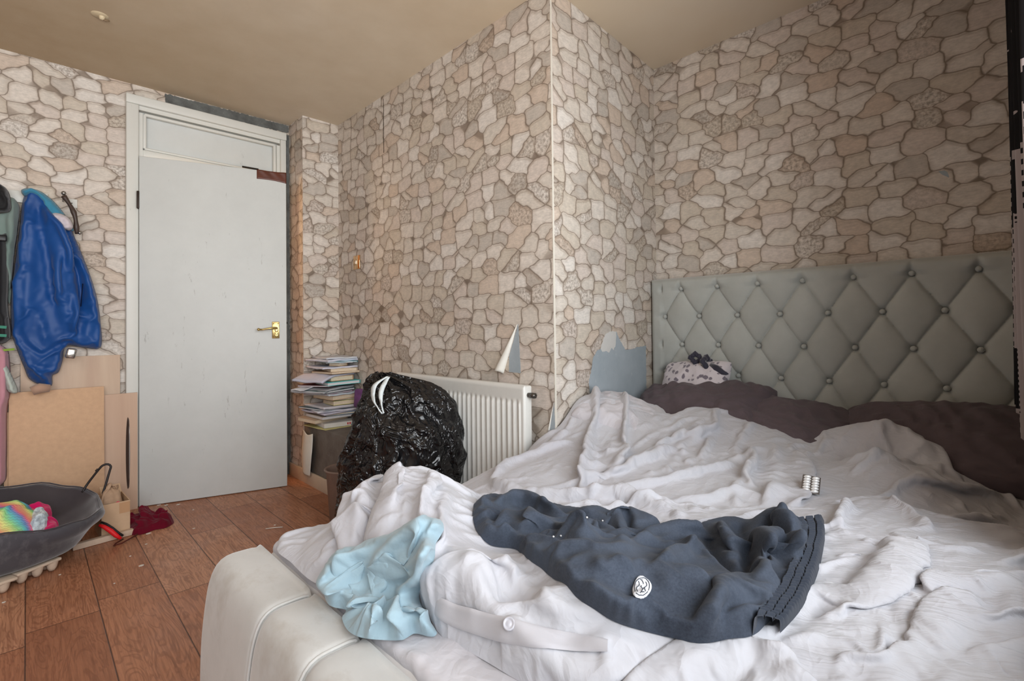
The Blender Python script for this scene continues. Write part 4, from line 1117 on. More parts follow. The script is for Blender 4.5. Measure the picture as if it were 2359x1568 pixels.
# duvet opening: stitched hem band and a press button
hemc = [(978, 1382), (1040, 1412), (1100, 1432), (1165, 1450), (1240, 1466), (1320, 1480), (1400, 1488)]
FH = Frame((.60, .66, .50), (-.60, -.45, .60), BTG, .45, .006)
hp = catmull([FH.px(*p) for p in hemc], .008, False)
hw = np.interp(np.linspace(0, 1, len(hp)), np.linspace(0, 1, 7), [.010, .015, .016, .016, .015, .013, .008])
def hem():
    n = len(hp); t = np.gradient(hp, axis=0); t /= np.linalg.norm(t, axis=1)[:, None] + 1e-9; nn = np.stack([-t[:, 1], t[:, 0]], -1)
    A, B_ = hp + nn * hw[:, None], hp - nn * hw[:, None]; s = np.linspace(0, 1, 14); P = A[:, None] * (1 - s)[None, :, None] + B_[:, None] * s[None, :, None]
    e = np.clip(np.minimum(s, 1 - s) / .12, 0, 1)[None, :]
    return normal_off(P[..., 0], P[..., 1], FH.base, .0022 + .0022 * e + .0006 * vnoise(P[..., 0] * 120, P[..., 1] * 60, 3), .012)
G_ = hem(); hm = mesh_np('hem_band', G_, grid_faces(*G_.shape[:2]), mat_fabric('hem_fabric', srgb(190, 188, 192), srgb(180, 178, 183))); hm.matrix_world = FH.mat(); hm.parent = nd_; hm['label'] = 'flat greyer opening band'
b = MB(); b.lathe([(0, .002), (.004, .002), (.0062, .0006), (.0075, .0028), (.0095, .0024), (.010, 0)], (0, 0, 0), 28, 'z')
cu_, cv_ = FH.px(1173, 1437, .004); bt = b.build('press_button', plain('clear_button', srgb(180, 178, 184), .3, .5)); bt.matrix_world = FH.mat() @ Matrix.Translation((cu_, cv_, float(FH.base(np.array([cu_]), np.array([cv_]))[0]) + .006)); bt.parent = nd_
# tablet blister
def blister():
    o_ = np.array(HP(1868, 1117, .016)); n_ = np.array((-.42, -.16, .80)); n_ /= np.linalg.norm(n_)
    def pl(px, py):
        d = CM.T @ np.array([(px - CX) / FPX, -(py - PCY) / FPX, 1.0]); t_ = ((o_ - CAMP) @ n_) / (d @ n_); return CAMP + d * t_
    A_, B2, C_, D4 = [pl(*p) for p in ((1843, 1130), (1885, 1140), (1852, 1092), (1893, 1100))]
    ux = Vector((B2 - A_ + D4 - C_) / 2); uy = Vector((C_ - A_ + D4 - B2) / 2); X1 = ux.normalized(); Z1 = Vector(n_); Y1 = Z1.cross(X1)
    cen = Vector((A_ + B2 + C_ + D4) / 4)
    r = thing('tablet_blister', 'silver foil tablet blister pack lying on the grey duvet', 'blister pack', cen)
    r.matrix_world = Matrix([[X1[k], Y1[k], Z1[k], cen[k]] for k in range(3)] + [[0, 0, 0, 1]])
    wx, wy = ux.length * 1.02, uy.length * .97; print('blister', wx, wy)
    b = MB(); b.box((0, 0, 0), (wx, wy, .0012), bev=.0005); b.build('foil_card', plain('foil_card', srgb(120, 114, 110), .35, .5, .6), r)
    pm = plain('blister_dome', srgb(236, 236, 236), .15, .6, .3)
    for i in range(2):
        for j in range(6):
            b = MB(); b.lathe([(.0085, 0), (.0078, .0028), (.005, .0048), (0, .0056)], (0, 0, 0), 16)
            o = b.build('pill_dome', pm, r); o.scale = (1.15, .52, 1); o.location = ((i - .5) * wx * .46, (j - 2.5) * wy * .155, .0006); o.rotation_euler = (0, 0, .25)
blister()
# spotted plush cushion with a dark velvet bow
t = NT('spotted_plush', .9, .1); v = t.coord(); n_ = t.noise(v, 26, 2, .5)
vo = t.t.nodes.new('ShaderNodeTexVoronoi'); vo.inputs['Scale'].default_value = 34; t.l(t.vmath('ADD', v, t.vmath('SCALE', t.noise(v, 30, 2, .5, out=1), scale=.03)), vo.inputs['Vector'])
t.color(t.mix(t.ramp(vo.outputs['Distance'], [(.30, 1.0), (.40, 0.0)]), srgb(206, 198, 202), srgb(118, 110, 120))); t.bump(t.noise(v, 180, 3, .7), .5, .006); t.p.inputs['Sheen Weight'].default_value = .4
ps = thing('spotted_cushion', 'small white plush cushion with grey spots and a dark bow against the headboard', 'cushion', (2.305, 1.10, .725))
o = cushion('plush_body', .20, .37, .12, t.m, ps, n=30, wr=.006, seed=41, p=2.2, pinch=.16); o.rotation_euler = (math.radians(-8), math.radians(-58), 0)
bm_ = mat_velvet('dark_velvet', srgb(62, 60, 72), srgb(44, 43, 54)); b = MB()
def torus_pts(c, r1, r2, tilt, n=26, wob=.2):
    R_ = Euler(tilt).to_matrix(); return [Vector(c) + R_ @ Vector(((r1 + wob * r1 * math.sin(5 * a)) * math.cos(a), (r1 + wob * r1 * math.cos(4 * a)) * math.sin(a), 0)) for a in [2 * PI * k / n for k in range(n)]]
for nm, c, r1, r2, tl in (('bow_loop', (-.015, -.012, .105), .020, .011, (.4, -1.2, .2)), ('bow_loop', (-.018, -.070, .085), .026, .012, (.8, -1.1, .5))):
    b = MB(); b.tube(torus_pts(c, r1, r2, tl), [r2 * (1 + .25 * math.sin(k * 2.1)) for k in range(26)], 10, True); b.build(nm, bm_, ps)
b = MB(); b.tube([(-.02, -.09, .075), (-.03, -.12, .06), (-.035, -.15, .045), (-.035, -.175, .040)], [.012, .018, .012, .003], 10); b.build('bow_tail', bm_, ps)
# ------------------------------------------------------------------ things fixed to the room
def st(o): o['kind'] = 'structure'; return o
# door frame, transom and leaf
b = MB()
y0 = DW - .018
b.box((.427, y0, 1.139), (.058, .035, 2.278), bev=.005); b.box((1.2505, y0, 1.139), (.036, .035, 2.278), bev=.005)
b.box((.8345, y0, 2.305), (.874, .037, .052), bev=.005)
b.box((.4655, DW + .04, 1.12), (.022, .11, 2.24)); b.box((1.2235, DW + .04, 1.12), (.022, .11, 2.24)); b.box((.845, DW + .04, 2.268), (.78, .11, .025))
b.box((.845, DW + .01, 2.01), (.74, .055, .042), bev=.006)
for z0, h_, yo in ((2.238, .018, 0), (2.04, .014, 0)): b.box((.845, DW + yo + .005, z0), (.72, .03, h_), bev=.005)
b.box((.486, DW + .005, 2.14), (.018, .03, .2), bev=.005); b.box((1.203, DW + .005, 2.14), (.018, .03, .2), bev=.005)
fr = st(b.build('trim_1', M['white'])); fr['label'] = 'white door frame'
b = MB(); b.box((.845, DW + .030, 2.14), (.76, .014, .27)); st(b.build('transom_panel', M['doorwhite'], fr))
ang = -math.atan2(.225, .727)
door = thing('door_1', None, None, (.459, DW - .035, 0), ang); st(door)
for k in ('label',): pass
LW = .758
b = MB(); b.box((LW / 2, 0, .992), (LW, .038, 1.976), bev=.003); dl = b.build('door_leaf', M['doorwhite'], door)
brass = plain('brass', srgb(190, 166, 110), .28, .5, .9, var=.25, vscale=60)
hx, hz = LW - .062, .985
h = thing('door_handle', None, None, (hx, -.019, hz)); h.parent = door
b = MB(); b.box((0, -.003, 0), (.042, .007, .104), bev=.002)
for z in (-.04, .04):
    for x in (-.013, .013): b.lathe([(0, -.0085), (.003, -.008), (.0035, -.006)], (x, 0, z), 10, 'y')
for z in (-.018, .0, -.032): b.lathe([(.003, -.0075), (.009 - abs(z) * .05, -.0085), (.012, -.006)], (0.004, 0, z), 12, 'y')
b.build('backplate', brass, h)
b = MB(); b.tube([(.004, -.006, .012), (.004, -.035, .012), (-.01, -.045, .013), (-.04, -.047, .010), (-.075, -.045, .004), (-.092, -.043, .004)], [.008, .007, .008, .006, .0055, .005], 12); b.lathe([(0, -.009), (.007, -.006), (.009, 0), (.007, .006), (0, .009)], (-.096, -.043, .005), 12, 'z'); b.build('lever', brass, h)
b = MB()
for z in (1.73,): b.box((-.004, -.01, z), (.012, .03, .10), bev=.003)
b.build('hinge', plain('dark_hinge', srgb(52, 42, 36), .5, .4, .5), door)
b = MB(); b.box((-.012, .004, .99), (.010, .010, 1.97)); b.build('hinge_gap_shade', plain('brown_gap_shade', srgb(128, 106, 88), .8), door)  # brown strip painted in for the shaded gap beside the hinges
b = MB()
b.tube([(LW + .0005, -.0125, 1.03), (LW + .001, -.0135, 1.03)], .007, 10); b.build('latch_hole', plain('latch_dark', srgb(36, 30, 28), .5), door)
# brown tape over the top corner of the door
def tape():
    n, m = 26, 10; V = np.zeros((n, m, 3))
    for i in range(n):
        for j in range(m):
            u = i / (n - 1); w_ = j / (m - 1)
            x = LW - .165 + u * .167; zt = 1.984 - .004 * math.sin(u * 3); zb = 1.920 + .010 * math.sin(u * 2.2 + .4) - .012 * u + .003 * math.sin(u * 40) * (w_ > .8)
            V[i, j] = (x, -.0205 - .0012 * math.sin(u * 17 + w_ * 5) * w_, zb * (1 - w_) + zt * w_)
    return V
V = tape(); o = mesh_np('parcel_tape', V, grid_faces(26, 10), plain('brown_tape', srgb(88, 42, 26), .3, .5, var=.2, vscale=30), None, solid=.0008)
o.location = door.location; o.rotation_euler = door.rotation_euler
tag(o, 'brown parcel tape stuck over the top corner of the white door', 'tape')
b = MB(); b.box((LW - .20, -.012, 1.988), (.09, .02, .006), (0, .06, 0)); b.build('top_gap_shade', plain('gap_shade_dark', srgb(40, 34, 28), .8), door)  # dark strip standing in for the shade in the gap over the leaf
# bare plaster where the wallpaper has gone: thin patches lying on the walls
def ragged(poly, amp=.006, step=.008, seed=0):
    P = []; r = random.Random(seed); n = len(poly)
    for i in range(n):
        a = Vector(poly[i]); c = Vector(poly[(i + 1) % n]); m = max(1, int((c - a).length / step))
        for k in range(m):
            q = a.lerp(c, k / m); P.append((q.x + r.uniform(-amp, amp) * (k > 0), q.y + r.uniform(-amp, amp) * (k > 0)))
    return P
def wallpatch(name, poly, origin, ux, mat, t=.0015, rag=.005, seed=0, parent=None):
    b = MB(); b.prism(ragged(poly, rag, .01, seed), t, origin, ux, (0, 0, 1)); o = b.build(name, mat, parent); st(o); return o
wallpatch('plaster_strip', [(.0, 2.335), (.0, 2.395), (.713, 2.399), (.713, 2.352), (.70, 2.345)], (.585, DW - .0005, 0), (1, 0, 0), M['darkplaster'], .002, .004, 1)
wallpatch('plaster_jamb_strip', [(0, .0), (.031, 0), (.031, 2.333), (0, 2.333)], (1.2685, DW - .0005, 0), (1, 0, 0), M['darkplaster'], .002, .002, 2)
du = Vector((DX - BX, CY1 - CY0, 0)).normalized(); nC = Vector((du.y, -du.x, 0))
def wc(x): return (x - BX) / du.x
wallpatch('plaster_patch', [(wc(1.785), .40), (wc(1.800), .67), (wc(1.796), .738), (wc(1.815), .79), (wc(1.832), .845), (wc(1.86), .872), (wc(1.895), .884), (wc(1.91), .868), (wc(1.94), .872), (wc(1.965), .862), (wc(1.99), .885), (wc(2.01), .872), (wc(2.028), .90), (wc(2.036), .962), (wc(2.06), .93), (wc(2.10), .888), (wc(2.126), .868), (wc(2.2), .872), (wc(2.335), .884), (wc(2.335), .40)], Vector((BX, CY0, 0)) + nC * .0005, du, M['bluegrey'], .0015, .003, 3)
wallpatch('paper_backing_patch', [(wc(1.895), .884), (wc(1.92), .93), (wc(1.95), .955), (wc(2.0), .965), (wc(2.034), .962), (wc(2.028), .90), (wc(2.01), .872), (wc(1.99), .885), (wc(1.965), .862), (wc(1.94), .872), (wc(1.91), .868)], Vector((BX, CY0, 0)) + nC * .0005, du, mat_plaster('paper_lining', srgb(206, 204, 200), srgb(196, 194, 190), 8), .0022, .003, 4)
wallpatch('plaster_triangle', [(0, 1.003), (.06, .86), (.062, .787), (-.012, .787)], (BX - .0005, 1.54, 0), (0, 1, 0), M['bluegrey'], -.0015 if False else .0015, .001, 5)
def flap(name, label, apex, base, r0, seed=0, part=1.2):
    """paper curled back into a tapering roll"""
    A = Vector(apex); Bv = Vector(base); d = (Bv - A); L = d.length; d.normalize(); s = d.cross(Vector((-1, 0, 0))).normalized(); q = d.cross(s)
    n, m = 24, 16; V = np.zeros((n, m, 3))
    for i in range(n):
        u = i / (n - 1); r = r0 * (.04 + u * .96)
        for j in range(m):
            a = j / (m - 1) * PI * part
            V[i, j] = A + d * (u * L) + s * (r * math.cos(a)) + Vector((-1, 0, 0)) * (r * math.sin(a) + .001) + d * .006 * math.sin(a * 2 + seed) * u
    o = mesh_np(name, V, grid_faces(n, m), M['paperback'], solid=.0006); tag(o, label, 'wallpaper'); return o
flap('peeling_wallpaper', 'curl of torn wallpaper showing its white back above the radiator', (BX - .001, 1.545, 1.0), (BX - .003, 1.658, .79), .024)
wallpatch('plaster_sliver', [(0, .68), (.035, .52), (-.004, .52)], (BX - .0005, CY0 + .002, 0), (0, 1, 0), M['bluegrey'], .0015, .001, 6)
flap('peeling_wallpaper', 'narrow white-backed sliver of wallpaper peeling from the chimney corner', (BX - .001, CY0 + .004, .68), (BX - .003, CY0 + .040, .52), .006)
wallpatch('wall_slit', [(0, 2.05), (.006, 2.05), (.008, 2.2), (.005, 2.38), (0, 2.38)], (BX - .0005, 2.67, 0), (0, 1, 0), plain('slit_dark', srgb(70, 58, 48), .9), .001, .001, 7)
wallpatch('wall_nick', [(0, 1.53), (.018, 1.545), (.03, 1.562), (.012, 1.56), (.004, 1.552)], (DX - .0005, .175, 0), (0, 1, 0), M['bluegrey'], .001, .001, 8)
wallpatch('corner_strip', [(0, .50), (.012, .50), (.010, 1.4), (.009, 2.40), (0, 2.40)], Vector((BX, CY0, 0)) + nC * .0004, du, plain('cream_strip', srgb(212, 206, 194), .7), .0018, .0008, 9)  # thin cream strip along the chimney corner edge
# ledge in the niche, its skirting
b = MB(); b.box((RX + .1215, 2.868, .186), (.241, .832, .372), bev=.004); lg = st(b.build('wall_ledge', M['plaster']))
b = MB(); b.box((RX - .008, 2.98, .04), (.014, 1.06, .085), bev=.003); b.box((BX - .008, 1.89, .04), (.014, 1.10, .085), bev=.003); st(b.build('baseboard_1', M['skirt']))
# white curled strip on the ledge front
n, m = 26, 14; V = np.zeros((n, m, 3))
for i in range(n):
    u = i / (n - 1)
    for j in range(m):
        a = j / (m - 1)
        V[i, j] = (RX - .012 - .020 * math.sin(a * PI * .8) - .006 * math.sin(u * 4), 3.278 - a * (.165 + .03 * math.sin(u * 2.6)) + .03 * (u > .9) * 0 + .02 * (1 - u) * a, .065 + u * .265 + .008 * math.sin(a * 7) * (u > .9))
tag(mesh_np('peeling_wallpaper', V, grid_faces(n, m), M['paperback'], solid=.0012), 'wide white strip of peeled lining paper hanging below the pile of books', 'wallpaper')
# radiator
rad = thing('radiator', 'white ridged panel radiator on the stone-papered wall', 'radiator', (1.50, 1.925, .15))
rw = plain('radiator_enamel', srgb(214, 213, 208), .35, .5, var=.03)
def radiator_panel():
    y = np.linspace(-.495, .495, 720); z = np.linspace(0, .595, 70); Yg, Zg = np.meshgrid(y, z, indexing='ij')
    fl_ = .5 + .5 * np.cos(2 * PI * (Yg + .47) / .0335); fl_ = fl_ ** .6
    mz = np.clip((Zg - .035) / .02, 0, 1) * np.clip((.530 - Zg) / .012, 0, 1); my = np.clip((.478 - np.abs(Yg)) / .006, 0, 1)
    ed = np.minimum(np.minimum(Yg + .495, .495 - Yg), np.minimum(Zg, .595 - Zg)); r = np.sqrt(np.clip(1 - (1 - np.clip(ed / .008, 0, 1)) ** 2, 0, 1))
    X = -.030 - .008 * r - .012 * fl_ * mz * my + .006 * mz * my
    return np.stack([X, Yg, Zg], -1)
V = radiator_panel(); mesh_np('front_panel', V, grid_faces(*V.shape[:2]), rw, rad)
b = MB(); b.box((0, 0, .298), (.012, .98, .56), bev=.004); b.build('back_panel', rw, rad)
b = MB(); b.box((-.012, 0, .586), (.040, .985, .016), bev=.003)
b.build('top_grille', rw, rad)
for s in (-1, 1):
    b = MB(); b.box((-.012, s * .490, .30), (.042, .012, .585), bev=.004); b.build('side_cover', rw, rad)
b = MB(); b.tube([(-.012, -.490, .556), (-.012, -.515, .556)], [.010, .010], 12); b.tube([(-.012, -.510, .556), (-.012, -.535, .556)], [.013, .012], 6); b.build('bleed_plug', plain('dark_chrome', srgb(90, 86, 82), .3, .5, .8), rad)
for s in (-.47, .47):
    b = MB(); b.tube([(-.012, s, .03), (-.012, s, -.15)], .0075, 10); b.build('pipe', rw, rad)
for y in (-.35, .35):
    b = MB(); b.box((.026, y, .3), (.042, .04, .45)); b.build('wall_bracket', rw, rad)
# brass light switch
sw = thing('light_switch', 'small polished brass light switch on the wall by the niche', 'light switch', (BX - .002, 3.015, 1.42))
b = MB(); b.box((-.003, 0, 0), (.007, .086, .090), bev=.002); b.build('switch_plate', plain('mirror_brass', srgb(220, 190, 150), .12, .6, 1), sw)
b = MB(); b.box((-.009, 0, 0), (.010, .012, .022), (0, .2, 0), bev=.002); b.build('rocker', plain('rocker', srgb(236, 226, 206), .3), sw)
# ceiling hook
ck = thing('ceiling_fitting', 'small broken white light fitting stub on the ceiling', 'ceiling fitting', (.231, 2.846, CZ))
cw = plain('old_white_plastic', srgb(196, 180, 150), .5)
b = MB(); b.lathe([(.0, -.004), (.028, -.004), (.032, 0)], (0, 0, 0), 20); b.lathe([(0, -.018), (.010, -.016), (.012, -.004)], (.008, 0, 0), 14); b.build('fitting_base', cw, ck)
b = MB(); b.tube([(.01, 0, -.01), (.022, -.004, -.018), (.034, -.004, -.014)], [.006, .005, .003], 8); b.build('wire_stub', plain('wire', srgb(120, 100, 76), .5), ck)
# patterned curtain bunched at the end of the window
t = NT('city_print', .75, .2); uv = t.coord('UV')
def brick(vec, sx, sy, ms, off_=0):
    nd = t.t.nodes.new('ShaderNodeTexBrick'); nd.offset = off_; nd.inputs['Color1'].default_value = (0, 0, 0, 1); nd.inputs['Color2'].default_value = (0, 0, 0, 1); nd.inputs['Mortar'].default_value = (1, 1, 1, 1)
    nd.inputs['Scale'].default_value = 1; nd.inputs['Brick Width'].default_value = sx; nd.inputs['Row Height'].default_value = sy; nd.inputs['Mortar Size'].default_value = ms; nd.inputs['Mortar Smooth'].default_value = .1
    t.l(vec, nd.inputs['Vector']); return nd.outputs['Fac']
sp_ = t.n('ShaderNodeSeparateXYZ'); t.l(uv, sp_.inputs[0])
win = brick(uv, .030, .030, .0080); small = brick(uv, .014, .016, .0040)
blk = t.n('ShaderNodeCombineXYZ'); t.l(t.math('FLOOR', t.math('MULTIPLY', sp_.outputs[0], 7)), blk.inputs[0]); t.l(t.math('FLOOR', t.math('MULTIPLY_ADD', sp_.outputs[1], 5.2, .3)), blk.inputs[1])
wn = t.n('ShaderNodeTexWhiteNoise'); wn.noise_dimensions = '2D'; t.l(blk.outputs[0], wn.inputs[0])
hi = t.ramp(t.math('ADD', sp_.outputs[1], t.math('MULTIPLY', wn.outputs[0], .35)), [(.55, 1.0), (.56, 0.0)], 'CONSTANT')
dots = t.ramp(t.noise(uv, 26, 1, .4), [(.70, 0.0), (.71, 1.0)], 'CONSTANT')
pat = t.mix(t.ramp(wn.outputs[0], [(0, 0.0), (.62, 1.0)], 'CONSTANT'), win, small)
pat = t.mix(t.ramp(wn.outputs[0], [(0, 0.0), (.84, 1.0)], 'CONSTANT'), pat, (0, 0, 0))
sel = t.math('LESS_THAN', t.math('ADD', sp_.outputs[1], t.math('MULTIPLY', wn.outputs[0], .5)), 1.72)
pat = t.mix(sel, dots, pat)
t.color(t.mix(pat, srgb(20, 19, 22), srgb(170, 160, 160)))
n, m = 340, 50; V = np.zeros((n, m, 3)); U_ = np.zeros((n, m, 2)); arc = 0; prev = None
for i in range(n):
    u = i / (n - 1); x = 1.38 + 1.0 * u
    for j in range(m):
        w_ = j / (m - 1); z = .54 + w_ * 1.78
        a = 2 * PI * u * 9.5 + .5 * math.sin(w_ * 4 + u * 6)
        k_ = max(0, (u - .5) / .5); amp = .030 + .016 * k_ + .006 * math.sin(u * 9 + w_ * 3)
        V[i, j] = (x + .012 * math.cos(a) + .01 * math.sin(w_ * 5), -.048 + .020 * k_ + amp * math.sin(a) + .006 * (w_ - .5), z)
    q = V[i, 30]
    if prev is not None: arc += float(np.linalg.norm(q - prev))
    prev = q; U_[i, :, 0] = arc; U_[i, :, 1] = V[i, :, 2]
cu = thing('curtain', 'black curtain with a pale city-window print at the right edge', 'curtain', (2.1, -.05, .54))
o = mesh_np('curtain_cloth', V, grid_faces(n, m), t.m, uv=U_, solid=.0015); off(o, cu)
b = MB(); b.tube([(-1.5, -.075, 2.335), (2.44, -.075, 2.335)], .012, 12); tag(b.build('curtain_pole', plain('pole_dark', srgb(60, 56, 54), .4, .4, .6)), 'dark metal pole carrying the curtain above the window', 'curtain pole')
# ------------------------------------------------------------------ left side: boards, coats, dog bed, floor things
def wood(name, c1, c2, sc=(30, 30, 2), rough=.65, rings=0):
    t = NT(name, rough, .25); v = t.mapping(t.coord(), sc)
    c = t.mix(t.ramp(t.noise(v, 1, 5, .6, dist=.6), [(.3, 0.0), (.7, 1.0)]), c1, c2); t.color(c); t.bump(t.noise(v, 3, 3, .6), .05, .001); return t.m
M['ply'] = wood('pink_plywood', srgb(206, 178, 156), srgb(192, 162, 140), (9, 9, .9))
M['ply2'] = wood('birch_plywood', srgb(206, 184, 162), srgb(190, 164, 144), (12, 12, .7))
M['mdf'] = plain('hardboard', srgb(200, 164, 132), .7, .2, var=.06, vscale=40)
def board(name, label, x0, x1, z1, y, t_, mat, lean=.02, z0=.0, tilt=0):
    b = MB(); b.box(((x1 - x0) / 2, 0, (z1 - z0) / 2), (x1 - x0, t_, z1 - z0), bev=.0012); o = b.build(name, mat); o.location = (x0, y, z0); o.rotation_euler = (-math.asin(lean), tilt, 0)
    return tag(o, label, 'board')
board('plywood_board', 'tall pale plywood board at the back, behind the blue coat', -.02, .374, .858, DW - .020, .009, M['ply2'], .008)
bo = thing('plywood_board', 'plywood board with a long slot leaning over the door frame', 'board', (.20, DW - .062, .0))
b = MB(); pl = []
# board with a real lens-shaped slot cut through it
def slot_board():
    bmx = bmesh.new(); W_, H_ = .247, .645; cx_, zc, hl, hw = .204, .315, .195, .0065
    outer = [(0, 0), (W_, 0), (W_, H_), (0, H_)]
    inner = [(cx_ + hw * math.sin(PI * k / 14), zc - hl * math.cos(PI * k / 14)) for k in range(15)] + [(cx_ - hw * math.sin(PI * k / 14), zc + hl * math.cos(PI * k / 14)) for k in range(1, 14)]
    P = [Vector(p) for p in outer + inner]; n = len(outer); m = len(inner)
    ed = [(i, (i + 1) % n) for i in range(n)] + [(n + i, n + (i + 1) % m) for i in range(m)]
    vs, es, fs_, *_r = delaunay_2d_cdt(P, ed, [], 4 if False else 3, 1e-6)
    def in_hole(q): return abs(q[1] - zc) < hl and abs(q[0] - cx_) < hw * math.sqrt(max(0, 1 - ((q[1] - zc) / hl) ** 2)) * .98
    V3 = [bmx.verts.new((v_[0], 0, v_[1])) for v_ in vs]
    for f in fs_:
        c = sum((Vector(vs[i]) for i in f), Vector((0, 0))) / len(f)
        if not in_hole(c): bmx.faces.new([V3[i] for i in f])
    r = bmesh.ops.extrude_face_region(bmx, geom=list(bmx.faces)); 
    for v_ in [g for g in r['geom'] if isinstance(g, bmesh.types.BMVert)]: v_.co.y += .010
    bmesh.ops.recalc_face_normals(bmx, faces=list(bmx.faces)); me = bpy.data.meshes.new('board_panel'); bmx.to_mesh(me); bmx.free(); return me
o = link('board_panel', slot_board(), M['ply'], bo)
b = MB(); b.prism([(.204 + .0095 * math.sin(PI * k / 12), .315 - .198 * math.cos(PI * k / 12)) for k in range(13)] + [(.204 - .0095 * math.sin(PI * k / 12), .315 + .198 * math.cos(PI * k / 12)) for k in range(1, 12)], .0012, (0, -.0006, 0), (1, 0, 0), (0, 0, 1)); b.build('slot_shade', plain('slot_shade_dark', srgb(58, 42, 34), .8), bo)  # dark lens panel laid over the slot as its painted shade
b = MB(); b.tube([(.209, .000, .125), (.2105, -.001, .22), (.211, -.0015, .315), (.2105, -.001, .41), (.209, .000, .50)], [.001, .0022, .003, .0022, .001], 8); b.build('slot_lining', plain('steel_lining', srgb(176, 170, 166), .35, .5, .5), bo)
bo.rotation_euler = (-.014, 0, 0)
board('hardboard_sheet', 'brown hardboard sheet leaning in front, behind the dog bed', -.060, .300, .695, DW - .105, .004, M['mdf'], .05)
board('hardboard_sheet', 'second brown sheet just showing at the left of the front hardboard', -.075, .255, .600, DW - .088, .006, M['mdf'], .04)
# ---- hanging cloth built upright: drawn in (x, z), depth towards the room
def hang(name, outline, y, mat, strokes, thick, res=.010, depth=None, edge_r=.05, excess=.06, seed=1, wr=.006, wl=.05, wang=1.4, parent=None, iso=.02, iters=30):
    zf0 = lambda x, z: np.zeros(np.shape(x))
    o, tf = drape(name, outline, zf0, res, mat, strokes, excess, iso, iters, edge_r=edge_r, thick=thick, seed=seed, wr=wr, wl=wl, wang=wang, shape=depth, sub=1)
    o.rotation_euler = (PI / 2, 0, 0); o.location = (0, y, 0)
    if parent is not None: off(o, parent)
    m_ = o.modifiers.new('back', 'SOLIDIFY'); m_.thickness = .004; m_.offset = -1
    return o
def XZ(pts, y): 
    r = []
    for p in pts:
        q = at(p[0], p[1], 1, y); r.append((float(q[0]), float(q[2])))
    return r
YC = 3.40
M['blue'] = mat_fabric('royal_blue_nylon', srgb(12, 72, 140), srgb(8, 62, 126), rough=.5, sheen=.1, bump=.06)
M['blue'].node_tree.nodes['Principled BSDF'].inputs['Specular IOR Level'].default_value = .35
coat = thing('coat', 'royal blue padded coat hanging on the wall rack', 'coat', (.1, 3.46, .72))
co_px = [(62, 434), (88, 432), (112, 452), (140, 478), (160, 508), (176, 545), (195, 590), (214, 640), (228, 690), (235, 740), (236, 800), (200, 802), (158, 796), (148, 812), (146, 832), (136, 860), (122, 866), (121, 890), (98, 890), (68, 876), (56, 850), (40, 810), (26, 765), (24, 700), (28, 640), (36, 580), (44, 520), (50, 465)]
body_st = [
 (XZ([(105, 455), (135, 520), (160, 580), (182, 640), (184, 720), (182, 790)], YC), .014, -.065, .2),
 (XZ([(88, 450), (92, 510), (108, 580), (118, 650), (130, 720)], YC), .012, -.040),
 (XZ([(66, 460), (62, 540), (58, 620), (56, 700), (60, 780)], YC), .035, .030),
 (XZ([(98, 460), (120, 540), (142, 620), (152, 700), (150, 770)], YC), .032, .038),
 (XZ([(195, 610), (215, 680), (220, 760)], YC), .024, .020),
 (XZ([(192, 650), (198, 690), (196, 722)], YC), .006, -.020),
 (XZ([(178, 785), (140, 790), (95, 818), (80, 800)], YC), .006, -.022),
 (XZ([(80, 700), (100, 760), (110, 800)], YC), .02, .015),
 (XZ([(34, 750), (60, 790), (90, 820)], YC), .006, -.016),
 (XZ([(70, 840), (90, 860), (112, 880)], YC), .010, .016),
 (XZ([(62, 865), (90, 845), (118, 850)], YC), .006, -.014)]
cb = hang('coat_body', XZ(co_px, YC), 3.475, M['blue'], body_st, .055, .0085, edge_r=.07, seed=51, parent=coat, wr=.008)
b = MB(); b.box((.207, 3.424, 1.18), (.004, .004, .12), (0, .06, 0)); off(b.build('zip', plain('zip_dark', srgb(6, 12, 36), .8, .1)), coat)
lin = hang('coat_collar', XZ([(48, 432), (70, 428), (95, 436), (112, 448), (128, 462), (148, 486), (165, 512), (172, 530), (150, 520), (128, 502), (108, 482), (92, 455), (70, 446), (55, 447)], YC), 3.452, mat_fabric('teal_lining', srgb(70, 140, 168), srgb(54, 120, 150)), [], .03, .008, edge_r=.02, seed=52, parent=coat)
# white fluffy bit and brown strap hanging beside the coat
ff = hang('fur_trim', XZ([(118, 490), (135, 488), (160, 500), (170, 520), (160, 530), (140, 522), (124, 510)], YC), 3.425, mat_fabric('white_fur', srgb(206, 196, 200), srgb(186, 176, 184), bump=.6, weave=200), [], .03, .007, edge_r=.02, seed=53, wr=.012, wl=.02); tag(ff, 'little white fluffy hood trim poking out beside the blue coat', 'fur trim')
# rack
rk = thing('coat_rack', 'white wall-mounted coat rack board with steel knob hooks', 'coat rack', (-.15, DW - .012, 1.665))
b = MB(); b.box((-.07, 0, 0), (.60, .018, .060), (0, -.03, 0), bev=.004); b.build('rack_board', M['white'], rk)
stl = plain('steel', srgb(150, 146, 142), .25, .5, .9)
for x, z in ((.287, .03), (-.02, .02), (-.2, .02)):
    hk = MB(); hk.tube([(x, -.005, z - .02), (x, -.04, z - .015), (x, -.055, z + .005)], .0045, 10); hk.lathe([(0, -.011), (.008, -.008), (.011, 0), (.008, .008), (0, .011)], (x, -.058, z + .012), 14); hk.build('hook', stl, rk)
bl = thing('leather_belt', 'dark brown leather belt hanging from the end hook of the coat rack', 'belt', (.137, 3.455, 1.68))
b = MB(); V = []
for k in range(20):
    u = k / 19; V.append((.0 + .012 * math.sin(u * 4) + .062 * u, -.012 - .012 * math.sin(u * 3), .01 - .19 * u))
b.tube(V, [.013 - .004 * abs(math.sin(k * .4)) for k in range(20)], 8); b.build('strap', plain('brown_leather', srgb(64, 50, 44), .45, .4, var=.2, vscale=30), bl)
